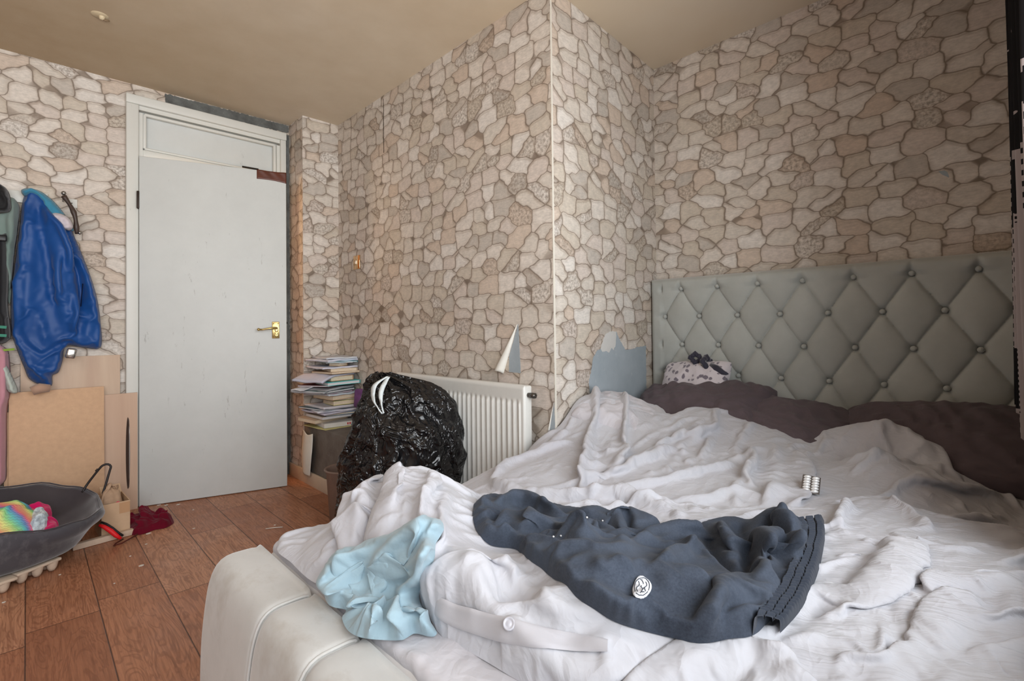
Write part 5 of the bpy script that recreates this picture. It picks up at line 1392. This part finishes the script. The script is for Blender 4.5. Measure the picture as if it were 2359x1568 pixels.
b = MB(); b.lathe([(0, -.009), (.007, -.006), (.009, 0), (.007, .006), (0, .009)], (.062, -.028, -.175), 12); b.build('buckle', stl, bl)
# wall plate
sp = thing('blanking_plate', 'small square white blanking plate on the wall beside the coat rack', 'wall plate', (.176, DW - .004, 1.672))
b = MB(); b.box((0, 0, 0), (.036, .008, .046), bev=.002); b.build('plate', M['white'], sp); b = MB(); b.lathe([(0, -.006), (.003, -.005), (.0032, 0)], (-.004, 0, 0), 10, 'y'); b.build('screw', stl, sp)
# things at the left edge
blk_ = mat_fabric('black_nylon', srgb(30, 30, 32), srgb(22, 22, 24), rough=.6)
bagr = thing('black_jacket', 'black and green jacket hanging at the left edge beside the blue coat', 'jacket', (-.08, 3.46, .9))
hang('jacket_body', XZ([(-60, 440), (-10, 540), (12, 525), (18, 560), (20, 640), (18, 700), (24, 780), (-10, 792), (-60, 790)], YC), 3.45, blk_, [], .05, .010, edge_r=.04, seed=61, parent=bagr)
grn = plain('green_trim', srgb(30, 120, 96), .5)
for z in (.995, 1.035): b = MB(); b.box((-.082, 3.385, z - .02), (.03, .006, .013), (0, .1, 0)); off(b.build('green_tab', grn), bagr)
b = MB(); b.box((-.085, 3.39, 1.44), (.035, .012, .030), bev=.004); off(b.build('strap_buckle', plain('black_plastic', srgb(22, 22, 24), .35)), bagr)
b = MB(); b.box((-.07, 3.405, .905), (.06, .008, .010), (0, -.1, 0)); off(b.build('lime_hem', plain('lime', srgb(120, 150, 40), .6)), bagr)
sc_ = hang('teal_jacket', XZ([(-50, 450), (0, 470), (20, 448), (44, 468), (42, 520), (34, 580), (28, 640), (22, 700), (16, 676), (10, 600), (0, 560), (-50, 540)], 3.43), 3.472, mat_fabric('sage_cloth', srgb(104, 124, 118), srgb(130, 144, 138)), [(XZ([(20, 480), (30, 560), (24, 640)], 3.43), .012, .02)], .03, .009, edge_r=.03, seed=62); tag(sc_, 'grey-green jacket squeezed between the black jacket and the blue coat', 'jacket')
cp = hang('cap', XZ([(-40, 420), (0, 422), (20, 440), (26, 470), (22, 486), (-10, 490), (-40, 486)], 3.40), 3.42, blk_, [(XZ([(0, 440), (14, 452), (18, 475)], 3.40), .01, .012)], .05, .008, edge_r=.04, seed=63); tag(cp, 'black cap on the rack at the top left edge', 'cap')
pk = hang('pink_towel', XZ([(-60, 800), (10, 800), (22, 830), (24, 900), (16, 950), (15, 1060), (8, 1118), (-60, 1120)], 3.38), 3.44, mat_fabric('pink_towelling', srgb(196, 142, 152), srgb(178, 126, 140), bump=.4), [(XZ([(0, 820), (4, 920), (0, 1080)], 3.38), .02, .02)], .04, .010, edge_r=.03, seed=64); tag(pk, 'dusty pink towel hanging at the left edge beside the boards', 'towel')
wf_ = hang('white_fleece', XZ([(2, 850), (14, 842), (30, 872), (42, 900), (36, 908), (18, 904), (8, 880)], 3.36), 3.40, mat_fabric('offwhite_fleece', srgb(188, 196, 186), srgb(170, 182, 176), bump=.5), [], .02, .007, edge_r=.02, seed=65); tag(wf_, 'off-white fleece end with green trim below the black jacket', 'fleece')
rl = MB(); rl.tube([(.02, 3.395, .70), (.05, 3.395, .712), (.085, 3.40, .708)], [.022, .024, .018], 12); tag(rl.build('rolled_towel', mat_fabric('beige_towel', srgb(182, 150, 130), srgb(150, 116, 96))), 'beige roll resting on top of the brown hardboard under the coat', 'towel')
cn = MB(); cn.box((.165, 3.40, .878), (.040, .03, .052), (0, .2, 0), bev=.008); tag(cn.build('foil_tag', plain('foil', srgb(190, 188, 184), .2, .6, .9, var=.5, vscale=50)), 'crumpled silver and black packet showing under the hem of the blue coat', 'packet')
# ---- dog bed
M['suede'] = mat_velvet('charcoal_suede', srgb(84, 82, 86), srgb(66, 64, 70), srgb(122, 120, 122))
M['suede_in'] = mat_velvet('charcoal_suede_inside', srgb(72, 66, 68), srgb(58, 53, 56))
db = thing('dog_bed', 'oval charcoal suede dog bed raised on cardboard egg trays', 'dog bed', (-.205, 2.985, .055))
def tub():
    n = 150; secs = []
    # (scale of ellipse, height) outer bottom -> rim -> inner floor
    prof = [(.70, .0), (.78, .004), (.84, .03), (.90, .08), (.955, .13), (.985, .17), (.985, .195), (.965, .208), (.935, .200), (.905, .17), (.87, .13), (.83, .09), (.77, .062), (.60, .055), (.3, .055), (0.02, .055)]
    V = []
    for (s, h_) in prof:
        for k in range(n):
            a = 2 * PI * k / n; e = .74
            ca, sa = math.cos(a), math.sin(a); x = math.copysign(abs(ca) ** e, ca) * .470; y = math.copysign(abs(sa) ** e, sa) * .335
            aa = math.atan2(sa, ca); dip = 1.04 + .06 * math.cos(a - 2.2) - .27 * math.exp(-((aa - .1) / .8) ** 2) - .20 * math.exp(-((aa + .9) / .6) ** 2)
            wv = 1 + .012 * math.sin(a * 9 + h_ * 20) + .018 * vnoise(np.array([a * 2.2]), np.array([h_ * 14]), 5)[0]
            V.append((x * s * wv, y * s * wv, h_ * (dip if h_ > .09 else 1) + .004 * math.sin(a * 13) * (h_ > .15)))
    return np.array(V).reshape(len(prof), n, 3)
V = tub(); F = []
n = 150
for (nm, i0, i1, mt) in (('bed_wall', 0, 8, M['suede']), ('bed_lining', 8, 15, M['suede_in'])):
    F = [(i * n + k, i * n + (k + 1) % n, (i + 1) * n + (k + 1) % n, (i + 1) * n + k) for i in range(i0, i1) for k in range(n)]
    mesh_np(nm, V.reshape(-1, 3), F, mt, db, sub=1)
b = MB(); b.tube([Vector(V[7, k]) + Vector((0, 0, .001)) for k in range(0, n, 2)], .0035, 6, True); b.build('rim_piping', M['suede_in'], db)
for k, (x, y, sx, sy, rz) in enumerate([(-.145, 2.735, .22, .13, .35), (.015, 2.83, .15, .12, .5), (-.35, 3.1, .25, .2, 0)]):
    b = MB()
    b.box((0, 0, .040), (sx, sy, .012), bev=.004)
    for i in range(-1, 2):
        for j in range(-1, 2): b.lathe([(.022, .038), (.016, .012), (.010, .0), (0, .0)], (i * sx * .34, j * sy * .33, 0), 12)
    o = b.build('egg_tray', plain('grey_card', srgb(196, 176, 156), .9, .1, var=.12)); o.location = (x, y, .004); o.rotation_euler = (0, 0, rz)
    tag(o, ['pulp egg tray poking out under the front of the dog bed', 'small pulp egg tray under the right end of the dog bed', 'pulp egg tray under the back of the dog bed'][k], 'egg tray')
# knitted rainbow blanket
t = NT('rainbow_knit', .9, .1); v = t.coord(); s3 = t.n('ShaderNodeSeparateXYZ'); t.l(v, s3.inputs[0])
ph = t.math('MULTIPLY_ADD', s3.outputs[0], 7.5, t.math('MULTIPLY', s3.outputs[1], 5.5)); ph = t.math('ADD', ph, t.math('MULTIPLY', t.noise(v, 18, 2, .5), .35)); fr_ = t.math('FRACT', ph)
cc = t.ramp(fr_, [(0, srgb(236, 130, 130)), (.2, srgb(240, 170, 132)), (.38, srgb(226, 224, 140)), (.55, srgb(150, 212, 140)), (.72, srgb(104, 190, 188)), (.86, srgb(110, 140, 190)), (1, srgb(228, 116, 146))])
kn = t.math('ABSOLUTE', t.math('SINE', t.math('MULTIPLY', t.math('ADD', s3.outputs[1], t.math('MULTIPLY', t.math('ABSOLUTE', t.math('SINE', t.math('MULTIPLY', s3.outputs[0], 260))), .003)), 330)))
t.color(t.mix(t.ramp(kn, [(0, .35), (.5, 0.0)]), cc, srgb(120, 80, 90))); t.bump(kn, .4, .003); M['rainbow'] = t.m
bk = thing('knitted_blanket', 'rainbow-striped knitted blanket with hot pink edging in the dog bed', 'blanket', (-.1, 2.95, .2))
def zb(x, y): return np.full(np.shape(x), .112)
kb_st = [([(-.30, 2.98), (-.15, 3.0), (.03, 3.02)], .03, .012), ([(-.25, 2.88), (-.1, 2.90), (.02, 2.93)], .03, .014)]
o, KT = drape('blanket_body', [(-.42, 2.82), (-.2, 2.80), (.0, 2.82), (.055, 2.90), (.06, 3.0), (.02, 3.09), (-.12, 3.12), (-.42, 3.13)], zb, .008, M['rainbow'], kb_st, .05, .02, 25, edge_r=.13, thick=.150, seed=71, wr=.01)
off(o, bk)
hp_ = mat_fabric('hot_pink', srgb(214, 20, 100), srgb(190, 10, 84)); 
o, _k = drape('pink_edging', [(-.03, 3.04), (.05, 3.03), (.085, 3.08), (.075, 3.16), (.02, 3.17), (-.02, 3.12)], lambda x, y: np.full(np.shape(x), .115), .007, hp_, [([(.0, 3.08), (.06, 3.1)], .012, .02)], .08, .02, 20, edge_r=.03, thick=.085, seed=72); off(o, bk)
o, _k = drape('pink_edging', [(.05, 2.84), (.09, 2.87), (.105, 2.95), (.09, 3.0), (.055, 2.99), (.04, 2.9)], lambda x, y: np.full(np.shape(x), .115), .006, hp_, [([(.06, 2.88), (.08, 2.96)], .008, .02)], .08, .02, 20, edge_r=.02, thick=.055, seed=73); off(o, bk)
o, _k = drape('pink_edging', [(-.30, 3.10), (-.12, 3.12), (-.05, 3.15), (-.10, 3.19), (-.3, 3.18)], lambda x, y: np.full(np.shape(x), .12), .008, hp_, [], .08, .02, 15, edge_r=.02, thick=.07, seed=74); off(o, bk)
o, _k = drape('patterned_patch', [(.0, 2.85), (.05, 2.86), (.075, 2.95), (.06, 3.02), (.03, 2.98)], lambda x, y: np.full(np.shape(x), .12), .006, plain('floral', srgb(200, 210, 224), .8, var=.5, vscale=60), [], .08, .02, 15, edge_r=.015, thick=.103, seed=75); off(o, bk)
# ---- cardboard box and what is in it
cardm = plain('cardboard', srgb(196, 166, 136), .85, .1, var=.07, vscale=14)
bx = thing('cardboard_box', 'small open cardboard box full of odds and ends beside the dog bed', 'box', (.306, 3.155, .0), .05)
W_, D_, H_ = .105, .20, .165
for nm, c, s in (('box_side', (0, -D_ / 2, H_ / 2), (W_, .004, H_)), ('box_side', (0, D_ / 2, H_ / 2), (W_, .004, H_)), ('box_side', (-W_ / 2, 0, H_ / 2), (.004, D_, H_)), ('box_side', (W_ / 2, 0, H_ / 2), (.004, D_, H_)), ('box_bottom', (0, 0, .004), (W_, D_, .006))):
    b = MB(); b.box(c, s); b.build(nm, cardm, bx)
b = MB(); b.box((.01, D_ / 2 + .01, H_ + .015), (W_ * .8, .003, .05), (-.7, 0, .1)); b.build('box_flap', cardm, bx)
b = MB(); b.box((W_ / 2 - .02, -D_ / 2 - .003, H_ - .03), (.04, .002, .05)); b.build('box_tape', plain('tan_tape', srgb(186, 146, 110), .4), bx)
o, _k = drape('crumpled_paper', [(.262, 3.13), (.30, 3.12), (.345, 3.15), (.348, 3.20), (.31, 3.235), (.268, 3.22)], lambda x, y: np.full(np.shape(x), .13), .006, plain('kraft_paper', srgb(176, 146, 120), .8, var=.15), [([(.27, 3.15), (.33, 3.2)], .01, .02)], .15, .05, 30, edge_r=.03, thick=.055, seed=81, wr=.02, wl=.02); tag(o, 'crumpled brown kraft paper sticking out of the small cardboard box', 'paper')
b = MB(); b.lathe([(0, 0), (.026, .002), (.028, .02), (.026, .045), (.028, .07), (.026, .095), (.016, .12), (.011, .13), (.011, .145), (0, .146)], (.285, 3.10, .008), 20)
o = b.build('plastic_bottle', None); g = NT('clear_plastic', .08, .5); g.p.inputs['Transmission Weight'].default_value = .8; g.color((.85, .88, .9)); o.data.materials.append(g.m); tag(o, 'clear plastic bottle standing in the small cardboard box', 'bottle')
b = MB(); b.box((.327, 3.12, .09), (.040, .05, .10), (0, .1, .3), bev=.01); tag(b.build('black_pouch', plain('black_stuff', srgb(28, 24, 26), .6)), 'black pouch inside the small cardboard box', 'pouch')
b = MB(); b.lathe([(0, -.011), (.008, -.007), (.011, 0), (.008, .007), (0, .011)], (.322, 3.090, .150), 14); tag(b.build('pink_ball', plain('pink_plastic', srgb(220, 70, 100), .4)), 'small pink ball on top of the things in the cardboard box', 'ball')
b = MB(); b.box((.27, 3.03, .014), (.24, .03, .026), (0, 0, .12), bev=.002); tag(b.build('wood_batten', M['ply2']), 'pale wooden batten on the floor in front of the cardboard box', 'batten')
# hanger
b = MB(); b.tube([tuple(p) for p in catmull([(.195, 3.17, .215), (.215, 3.18, .25), (.262, 3.21, .308), (.278, 3.215, .321), (.295, 3.215, .322), (.306, 3.21, .310), (.300, 3.205, .285), (.286, 3.19, .235), (.272, 3.175, .19)], .006, False)], .0052, 10)
hg = thing('coat_hanger', 'black plastic coat hanger sticking up from behind the dog bed', 'hanger', (.25, 3.19, .15)); off(b.build('hanger_frame', plain('black_plastic2', srgb(34, 28, 28), .4)), hg)
b = MB(); b.tube([(.262, 3.205, .303), (.252, 3.205, .309), (.247, 3.205, .303), (.250, 3.205, .296)], .0028, 8); off(b.build('hanger_notch', plain('black_plastic3', srgb(34, 28, 28), .4)), hg)
# lead, cord, burgundy cloth
ld = thing('dog_lead', 'red webbing dog lead with a black edge beside the cardboard box', 'lead', (.3, 3.0, .03))
b = MB(); P_ = [(.245, 3.015, .088), (.262, 3.005, .078), (.285, 2.995, .055), (.305, 2.985, .030), (.322, 2.978, .012)]
b.tube(P_, [.006, .009, .011, .010, .006], 8); off(b.build('red_webbing', plain('red_web', srgb(222, 30, 36), .5)), ld)
b = MB(); b.tube([(p[0] + .008, p[1] + .004, p[2] + .010) for p in P_], .005, 8); off(b.build('black_edge', plain('black_web', srgb(30, 26, 28), .6)), ld)
b = MB(); b.tube([(.33, 2.985, .006), (.30, 2.955, .005), (.29, 2.93, .005), (.32, 2.935, .005), (.37, 2.985, .006), (.42, 3.05, .007), (.45, 3.10, .006)], .0030, 8); tag(b.build('cord', plain('brown_cord', srgb(84, 36, 28), .6)), 'thin dark red cord looped on the floor in front of the burgundy cloth', 'cord')
o, _k = drape('burgundy_cloth', [(.355, 3.06), (.40, 3.00), (.46, 3.02), (.50, 3.01), (.545, 3.06), (.545, 3.14), (.52, 3.22), (.47, 3.26), (.40, 3.27), (.37, 3.20)], lambda x, y: np.full(np.shape(x), .002), .0055, mat_fabric('burgundy_velvet', srgb(112, 6, 36), srgb(84, 2, 24), sheen=.1),
   [([(.37, 3.1), (.40, 3.2)], .018, .03), ([(.42, 3.05), (.41, 3.15), (.44, 3.22)], .012, -.05), ([(.45, 3.06), (.44, 3.16), (.47, 3.22)], .014, .04), ([(.49, 3.06), (.53, 3.09), (.52, 3.16), (.48, 3.15)], .014, .035), ([(.50, 3.10), (.505, 3.12)], .01, -.05), ([(.40, 3.03), (.44, 3.08)], .01, .03)], .12, .03, 34, edge_r=.05, thick=.030, seed=91, wr=.010, wl=.03); tag(o, 'crumpled burgundy velvet cloth on the floor by the door', 'cloth')
# scraps on the floor
wsc = plain('scrap_white', srgb(214, 206, 196), .8); r_ = random.Random(3)
for k, (x, y, s) in enumerate([(.429, 2.99, .012), (.35, 2.606, .010), (-.057, 2.621, .006), (.10, 2.75, .004), (.569, 3.40, .012), (.62, 3.36, .010), (.54, 3.43, .009), (.40, 2.85, .005), (.60, 2.9, .006), (.25, 2.5, .004), (.9, 2.65, .006), (.72, 2.4, .005), (.50, 3.30, .007), (.66, 3.2, .006), (.33, 2.75, .004)]):
    b = MB(); m_ = r_.randint(5, 7); b.prism([(s * r_.uniform(.6, 1.2) * math.cos(2 * PI * q / m_), s * r_.uniform(.5, .9) * math.sin(2 * PI * q / m_)) for q in range(m_)], .002, (x, y, .0008))
    tag(b.build('paper_scrap', wsc), 'tiny white scrap of paper littering the wooden floor', 'scrap', 'paper scraps on the floor')
b = MB(); b.tube([(.85, 2.63, .003), (.884, 2.612, .004), (.918, 2.592, .003)], .0022, 6); tag(b.build('lolly_stick', wsc), 'thin white stick lying on the floor in front of the door', 'stick')
# ------------------------------------------------------------------ books, bin bag, bucket
r_ = random.Random(11)
PG = plain('page_edges', srgb(216, 200, 176), .9, .1, var=.08, vscale=120); PGW = plain('white_pages', srgb(214, 212, 214), .9, .1, var=.06, vscale=120)
cols = {}
def cm(c, rough=.5):
    k = (c, rough)
    if k not in cols: cols[k] = plain('cover_%d' % len(cols), srgb(*c), rough, .4, var=.06)
    return cols[k]
def book(label, cx_, cy_, z, w_, l_, t_, cover, pages, rz, tilt=(0, 0), grp='books and papers piled on the niche ledge'):
    r = thing('book', label, 'book', (cx_, cy_, z + t_ / 2), rz, None); r.rotation_euler = (tilt[0], tilt[1], rz)
    ct = min(.0025, t_ * .15)
    b = MB(); b.box((0, 0, t_ / 2 - ct / 2), (w_, l_, ct)); b.box((0, 0, -t_ / 2 + ct / 2), (w_, l_, ct)); b.box((w_ / 2 - ct / 2, 0, 0), (ct, l_, t_)); b.build('cover', cm(cover), r)
    b = MB(); b.box((-.002, 0, 0), (w_ - .006, l_ - .006, t_ - 2 * ct)); b.build('pages', pages, r)
    return r
def papers(label, cx_, cy_, z, w_, l_, t_, c, rz, wav=.006, seed=0, name='loose_papers', droop=0.0):
    n, m = 26, 22; V = np.zeros((n, m, 3))
    for i in range(n):
        for j in range(m):
            u, v_ = i / (n - 1) - .5, j / (m - 1) - .5
            V[i, j] = (u * w_, v_ * l_, wav * float(vnoise(np.array([u * 3.1 + seed]), np.array([v_ * 2.6]), seed)[0]) * 1.2 - droop * max(0, -u - .15) ** 1.3 * 2.2)
    o = mesh_np(name, V, grid_faces(n, m), cm(c, .85), solid=t_); o.location = (cx_, cy_, z + t_); o.rotation_euler = (0, 0, rz)
    return tag(o, label, 'papers')
LZ = .372; bx_, by_ = 1.425, 3.13
z = LZ
def nx(t_): 
    global z
    z0 = z; z += t_ + .0008; return z0
papers('torn yellow paper at the very bottom of the book pile, hanging over the ledge', 1.41, 3.10, nx(.003), .25, .27, .0022, (206, 200, 140), .10, .004, 3)
Z_ = [
 ('k', 'white hardback with a red-lettered spine, lowest book on the pile', 1.435, 3.105, .215, .225, .024, (212, 210, 206), PGW, -.10),
 ('k', 'tan-edged book overhanging the left of the pile just above the ledge', 1.375, 3.165, .235, .19, .020, (190, 168, 146), PG, .18),
 ('k', 'beige paperback low in the pile under the blue book', 1.405, 3.13, .21, .23, .016, (196, 182, 166), PGW, .05),
 ('k', 'blue-spined paperback low in the pile', 1.435, 3.12, .20, .24, .012, (70, 130, 170), PG, -.06),
 ('p', 'grey-lilac sheaf of paper above the blue-spined book', 1.41, 3.13, .25, .28, .010, (196, 192, 206), .12, 5, .0),
 ('p', 'white papers with curled edges in the lower half of the pile', 1.42, 3.13, .25, .28, .010, (214, 212, 220), -.12, 6, .0),
 ('k', 'thin dark teal magazine in the lower half of the pile', 1.39, 3.14, .23, .27, .007, (60, 92, 104), PGW, .22),
 ('p', 'white letter pad lying beneath the yellow notepad', 1.415, 3.12, .24, .28, .013, (208, 206, 212), .03, 7, .0),
 ('k', 'pale yellow notepad at the right of the pile', 1.46, 3.09, .16, .18, .024, (206, 200, 130), PG, -.05),
 ('k', 'black hardback above the yellow notepad', 1.45, 3.11, .18, .22, .010, (36, 34, 34), PG, .02),
 ('k', 'cream paperback with thick tan pages in the middle of the pile', 1.425, 3.10, .17, .22, .022, (206, 172, 132), PG, .16),
 ('p', 'white and blue folded papers under the dark green folder', 1.42, 3.12, .24, .27, .010, (198, 206, 214), .2, 8, .0),
 ('k', 'crimson exercise book in the middle of the pile', 1.385, 3.14, .21, .26, .008, (150, 24, 76), PGW, .3),
 ('k', 'dark green ring folder sticking out left of the pile', 1.365, 3.13, .26, .28, .012, (18, 70, 66), PGW, .34),
 ('p', 'grey striped magazine under the turquoise book', 1.36, 3.15, .27, .27, .012, (176, 176, 180), .40, 9, .03),
 ('p', 'long white envelope poking out furthest to the left of the pile', 1.325, 3.17, .30, .10, .004, (220, 220, 224), .42, 10, .02),
 ('k', 'maroon booklet above the grey magazine', 1.365, 3.16, .19, .24, .008, (120, 52, 58), PGW, .5),
 ('k', 'bright turquoise book across the upper half of the pile', 1.455, 3.07, .21, .20, .018, (92, 196, 196), PGW, -.04),
 ('k', 'tan-paged paperback on top of the turquoise book', 1.435, 3.11, .15, .20, .026, (190, 150, 112), PG, .0),
 ('p', 'fan of lilac-white papers drooping over the left side of the pile', 1.37, 3.15, .28, .26, .012, (202, 202, 216), .35, 12, .06),
 ('k', 'brown-spined paperback near the top of the pile', 1.44, 3.11, .20, .25, .012, (176, 144, 112), PG, .1),
 ('k', 'cream book overhanging the right of the pile near the top', 1.475, 3.09, .17, .19, .018, (214, 196, 170), PG, -.12),
 ('p', 'white papers with a dark gap near the top of the pile', 1.42, 3.13, .23, .26, .009, (210, 210, 222), .0, 13, .0),
 ('k', 'small tan box lid near the top of the pile', 1.44, 3.08, .07, .09, .018, (196, 156, 112), PG, .5),
 ('p', 'white sheet folded over the upper right corner of the pile', 1.47, 3.09, .16, .18, .003, (222, 222, 228), -.5, 14, .0),
 ('k', 'thin teal booklet just under the top sheets', 1.455, 3.11, .19, .24, .006, (44, 150, 160), PGW, -.1),
 ('p', 'lilac-white papers second from the top of the pile', 1.425, 3.14, .22, .27, .012, (206, 208, 220), .15, 15, .0),
 ('p', 'grey-white pad lying on the very top of the pile', 1.445, 3.13, .20, .25, .010, (200, 202, 208), -.05, 16, .0)]
tot = sum(q[6] for q in Z_); k_ = (.440 - .003) / (tot + len(Z_) * .0008)
for q in Z_:
    th = q[6] * k_
    cx_ = q[2]; w_ = q[4]
    if cx_ + w_ / 2 > 1.538: cx_ = 1.538 - w_ / 2
    cy_ = min(q[3], 3.282 - q[5] / 2 - abs(q[9] if q[0] == 'k' else q[8]) * .05)
    if q[0] == 'k':
        bk_ = book(q[1], cx_, cy_, nx(th), w_, q[5], th, q[7], q[8], q[9], (r_.uniform(-.02, .02), r_.uniform(-.02, .02)))
        if 'red-lettered' in q[1]:
            b = MB()
            for s in range(4): b.box((.04 + s * .014, -q[5] / 2 - .0008, 0), (.008, .001, th * .5))
            b.build('spine_lettering', plain('red_print', srgb(190, 50, 50), .5), bk_)
            b = MB(); b.box((0, -q[5] / 2 + .0003, 0), (w_, .0015, th * .98)); b.build('spine', cm((214, 212, 208)), bk_)
    else: papers(q[1], cx_, cy_, nx(th), w_, q[5], th * .9, q[7], q[8], .006, q[9], droop=q[10] if len(q) > 10 else 0)
print('pile top', z)
# purple bag behind the pile
b = MB(); b.box((1.505, 2.90, .55), (.05, .10, .12), (0, .1, .2), bev=.02, seg=4); tag(b.build('purple_pouch', plain('purple', srgb(112, 70, 120), .5, var=.3)), 'small purple pouch on the ledge between the books and the bin bag', 'pouch')
# bin bag
def binbag():
    C0 = Vector((1.215, 2.0, 0)); R = Vector((.715, -.699, 0)); Fv = Vector((.699, .715, 0))
    D = (CM[2] @ (np.array(C0) - CAMP)); pxm = FPX / D
    zs = [0, .03, .10, .20, .30, .40, .50, .56, .615, .66, .70, .735, .765, .785]
    lf = [830, 806, 792, 790, 792, 797, 816, 826, 832, 838, 846, 856, 866, 876]
    rt = [1010, 1034, 1048, 1056, 1062, 1064, 1062, 1056, 1046, 1034, 1018, 985, 930, 892]
    dp = [.16, .20, .23, .24, .245, .24, .23, .215, .19, .16, .125, .085, .045, .02]
    c0 = CX + FPX * float(CM[0] @ (np.array(C0) - CAMP)) / D
    n, m = 230, 190; V = np.zeros((n, m, 3)); zz = np.linspace(0, .785, n)
    for i, zt in enumerate(zz):
        l_ = (np.interp(zt, zs, lf) - c0) / pxm; r0 = (np.interp(zt, zs, rt) - c0) / pxm; d_ = np.interp(zt, zs, dp)
        for j in range(m):
            a = 2 * PI * j / m; V[i, j] = ((l_ + r0) / 2 + (r0 - l_) / 2 * math.cos(a), d_ * math.sin(a), zt)
    A, Zg = np.meshgrid(np.arange(m) * 2 * PI / m, zz); 
    # closed noise round the bag
    cx_, cy_ = np.cos(A) * 1.1, np.sin(A) * 1.1
    def ring(fx, fz, seed): return fbm(cx_ * fx + Zg * fz * .6 + 10, cy_ * fx + Zg * fz + 20, seed, 3)
    up = np.clip((Zg - .35) / .4, 0, 1)
    wz = .5 * vnoise(cx_ * 2 + 5, Zg * 5 + cy_, 77)
    def ring1(fx, fz, seed): return vnoise(cx_ * fx + Zg * fz * .5 + 10 + wz, cy_ * fx + Zg * fz + 20 + wz, seed)
    pl = np.clip(1 - np.abs(vnoise(A * 36 / (2 * PI) + 1.2 * ring(2, 4, 8), Zg * 3, 4)) * 3, 0, 1) ** 1.5
    big = np.clip(1 - np.abs(ring1(1.5, 4.5, 1)) * 2.2, 0, 1) ** 1.6
    mid = np.clip(1 - np.abs(ring1(2.8, 8.5, 2)) * 2.4, 0, 1) ** 1.6
    fin = np.clip(1 - np.abs(ring1(6, 17, 3)) * 2.6, 0, 1) ** 1.6
    gath = np.exp(-((Zg - .63 + .05 * np.cos(A)) / .035) ** 2)
    disp = .026 * big + .012 * mid + .003 * fin + up * .014 * pl - .014 * gath - .012
    nrm = np.stack([np.cos(A), np.sin(A), np.zeros_like(A)], -1)
    V += nrm * disp[..., None]; V[..., 2] += .012 * ring(3, 8, 6) * np.clip(Zg / .1, 0, 1); V[..., 2] = np.maximum(V[..., 2], .002)
    W3 = np.array(C0)[None, None] + V[..., :1] * np.array(R) + V[..., 1:2] * np.array(Fv) + V[..., 2:3] * np.array([0, 0, 1])
    W3[..., 0] = np.minimum(W3[..., 0], 1.452)
    F = [(i * m + j, i * m + (j + 1) % m, (i + 1) * m + (j + 1) % m, (i + 1) * m + j) for i in range(n - 1) for j in range(m)]
    return W3, F, C0, R, Fv, D
W3, F, C0, R_, F_, D_ = binbag()
bagm = NT('black_polythene', .19, .6); v = bagm.coord(); bagm.color(srgb(20, 20, 22)); bagm.bump(bagm.math('MULTIPLY', bagm.math('ABSOLUTE', bagm.math('SUBTRACT', bagm.noise(v, 11, 3, .5, dist=.8), .5)), 3.0), 1.0, .022)
bin_ = thing('bin_bag', 'full black plastic bin bag with white drawstrings in front of the radiator', 'bin bag', C0)
top = np.concatenate([W3.reshape(-1, 3), [W3[-1].mean(0)], [W3[0].mean(0)]]); m = W3.shape[1]; nn = W3.shape[0]
o = mesh_np('bag_body', top, [f for f in F], bagm.m); off(o, bin_)
b = MB(); b.add([Vector(p) for p in W3[-1]], [tuple(range(m))], False); b.add([Vector(p) for p in W3[0]], [tuple(range(m))[::-1]], False); off(b.build('bag_ends', bagm.m), bin_)
wht = plain('drawstring_white', srgb(214, 222, 224), .4, .4)
def front(px, py, dd=-.02):
    """point on the near face of the bag seen at a photo point"""
    P = W3.reshape(-1, 3); q = (CM @ (P - CAMP).T); X_ = CX + FPX * q[0] / q[2]; Y_ = PCY - FPX * q[1] / q[2]
    s = (X_ - px) ** 2 + (Y_ - py) ** 2; k = np.where(s < 14 ** 2)[0]
    if len(k) == 0: k = np.argsort(s)[:30]
    p = P[k[np.argmin(q[2][k])]]; dpt = q[2][k].min() + dd
    d = CM.T @ np.array([(px - CX) / FPX, -(py - PCY) / FPX, 1.0]); return CAMP + d * dpt
for pts, wd in (([(893, 866), (866, 884), (859, 902), (861, 923), (870, 938), (880, 953)], 11), ([(896, 867), (887, 880), (878, 902), (878, 928), (884, 951)], 12)):
    n = 26; C_ = catmull([np.array([p[0], p[1]], float) for p in pts], 2.5, False); V = []
    for i, (px, py) in enumerate(C_):
        u = i / (len(C_) - 1); w_ = wd * (.35 + .65 * math.sin(PI * min(1, u * 1.15 + .1)))
        dr = -.022 - .012 * math.sin(u * PI)
        V.append([front(px - w_ / 2, py, dr), front(px, py, dr - .003), front(px + w_ / 2, py, dr)])
    V = np.array(V); off(mesh_np('drawstring', V, grid_faces(*V.shape[:2]), wht, solid=.0008), bin_)
b = MB(); tp = []
for k in range(8): tp.append(front(1040 + k * 2, 1078 + k, -.01))
# bucket
bu = thing('bucket', 'brown plastic bucket half hidden behind the bin bag', 'bucket', (1.185, 2.455, 0))
bm2 = plain('brown_plastic', srgb(128, 108, 98), .5, .35, var=.1)
b = MB(); b.lathe([(0, .004), (.075, .004), (.080, .01), (.095, .25), (.102, .262), (.104, .27), (.100, .274), (.092, .268), (.088, .25), (.073, .014), (0, .014)], (0, 0, 0), 40); b.build('bucket_body', bm2, bu)
b = MB(); b.tube([(.102 * math.cos(a), .102 * math.sin(a), .268) for a in [2 * PI * k / 40 for k in range(40)]], .0045, 8, True); b.build('bucket_rim', bm2, bu)
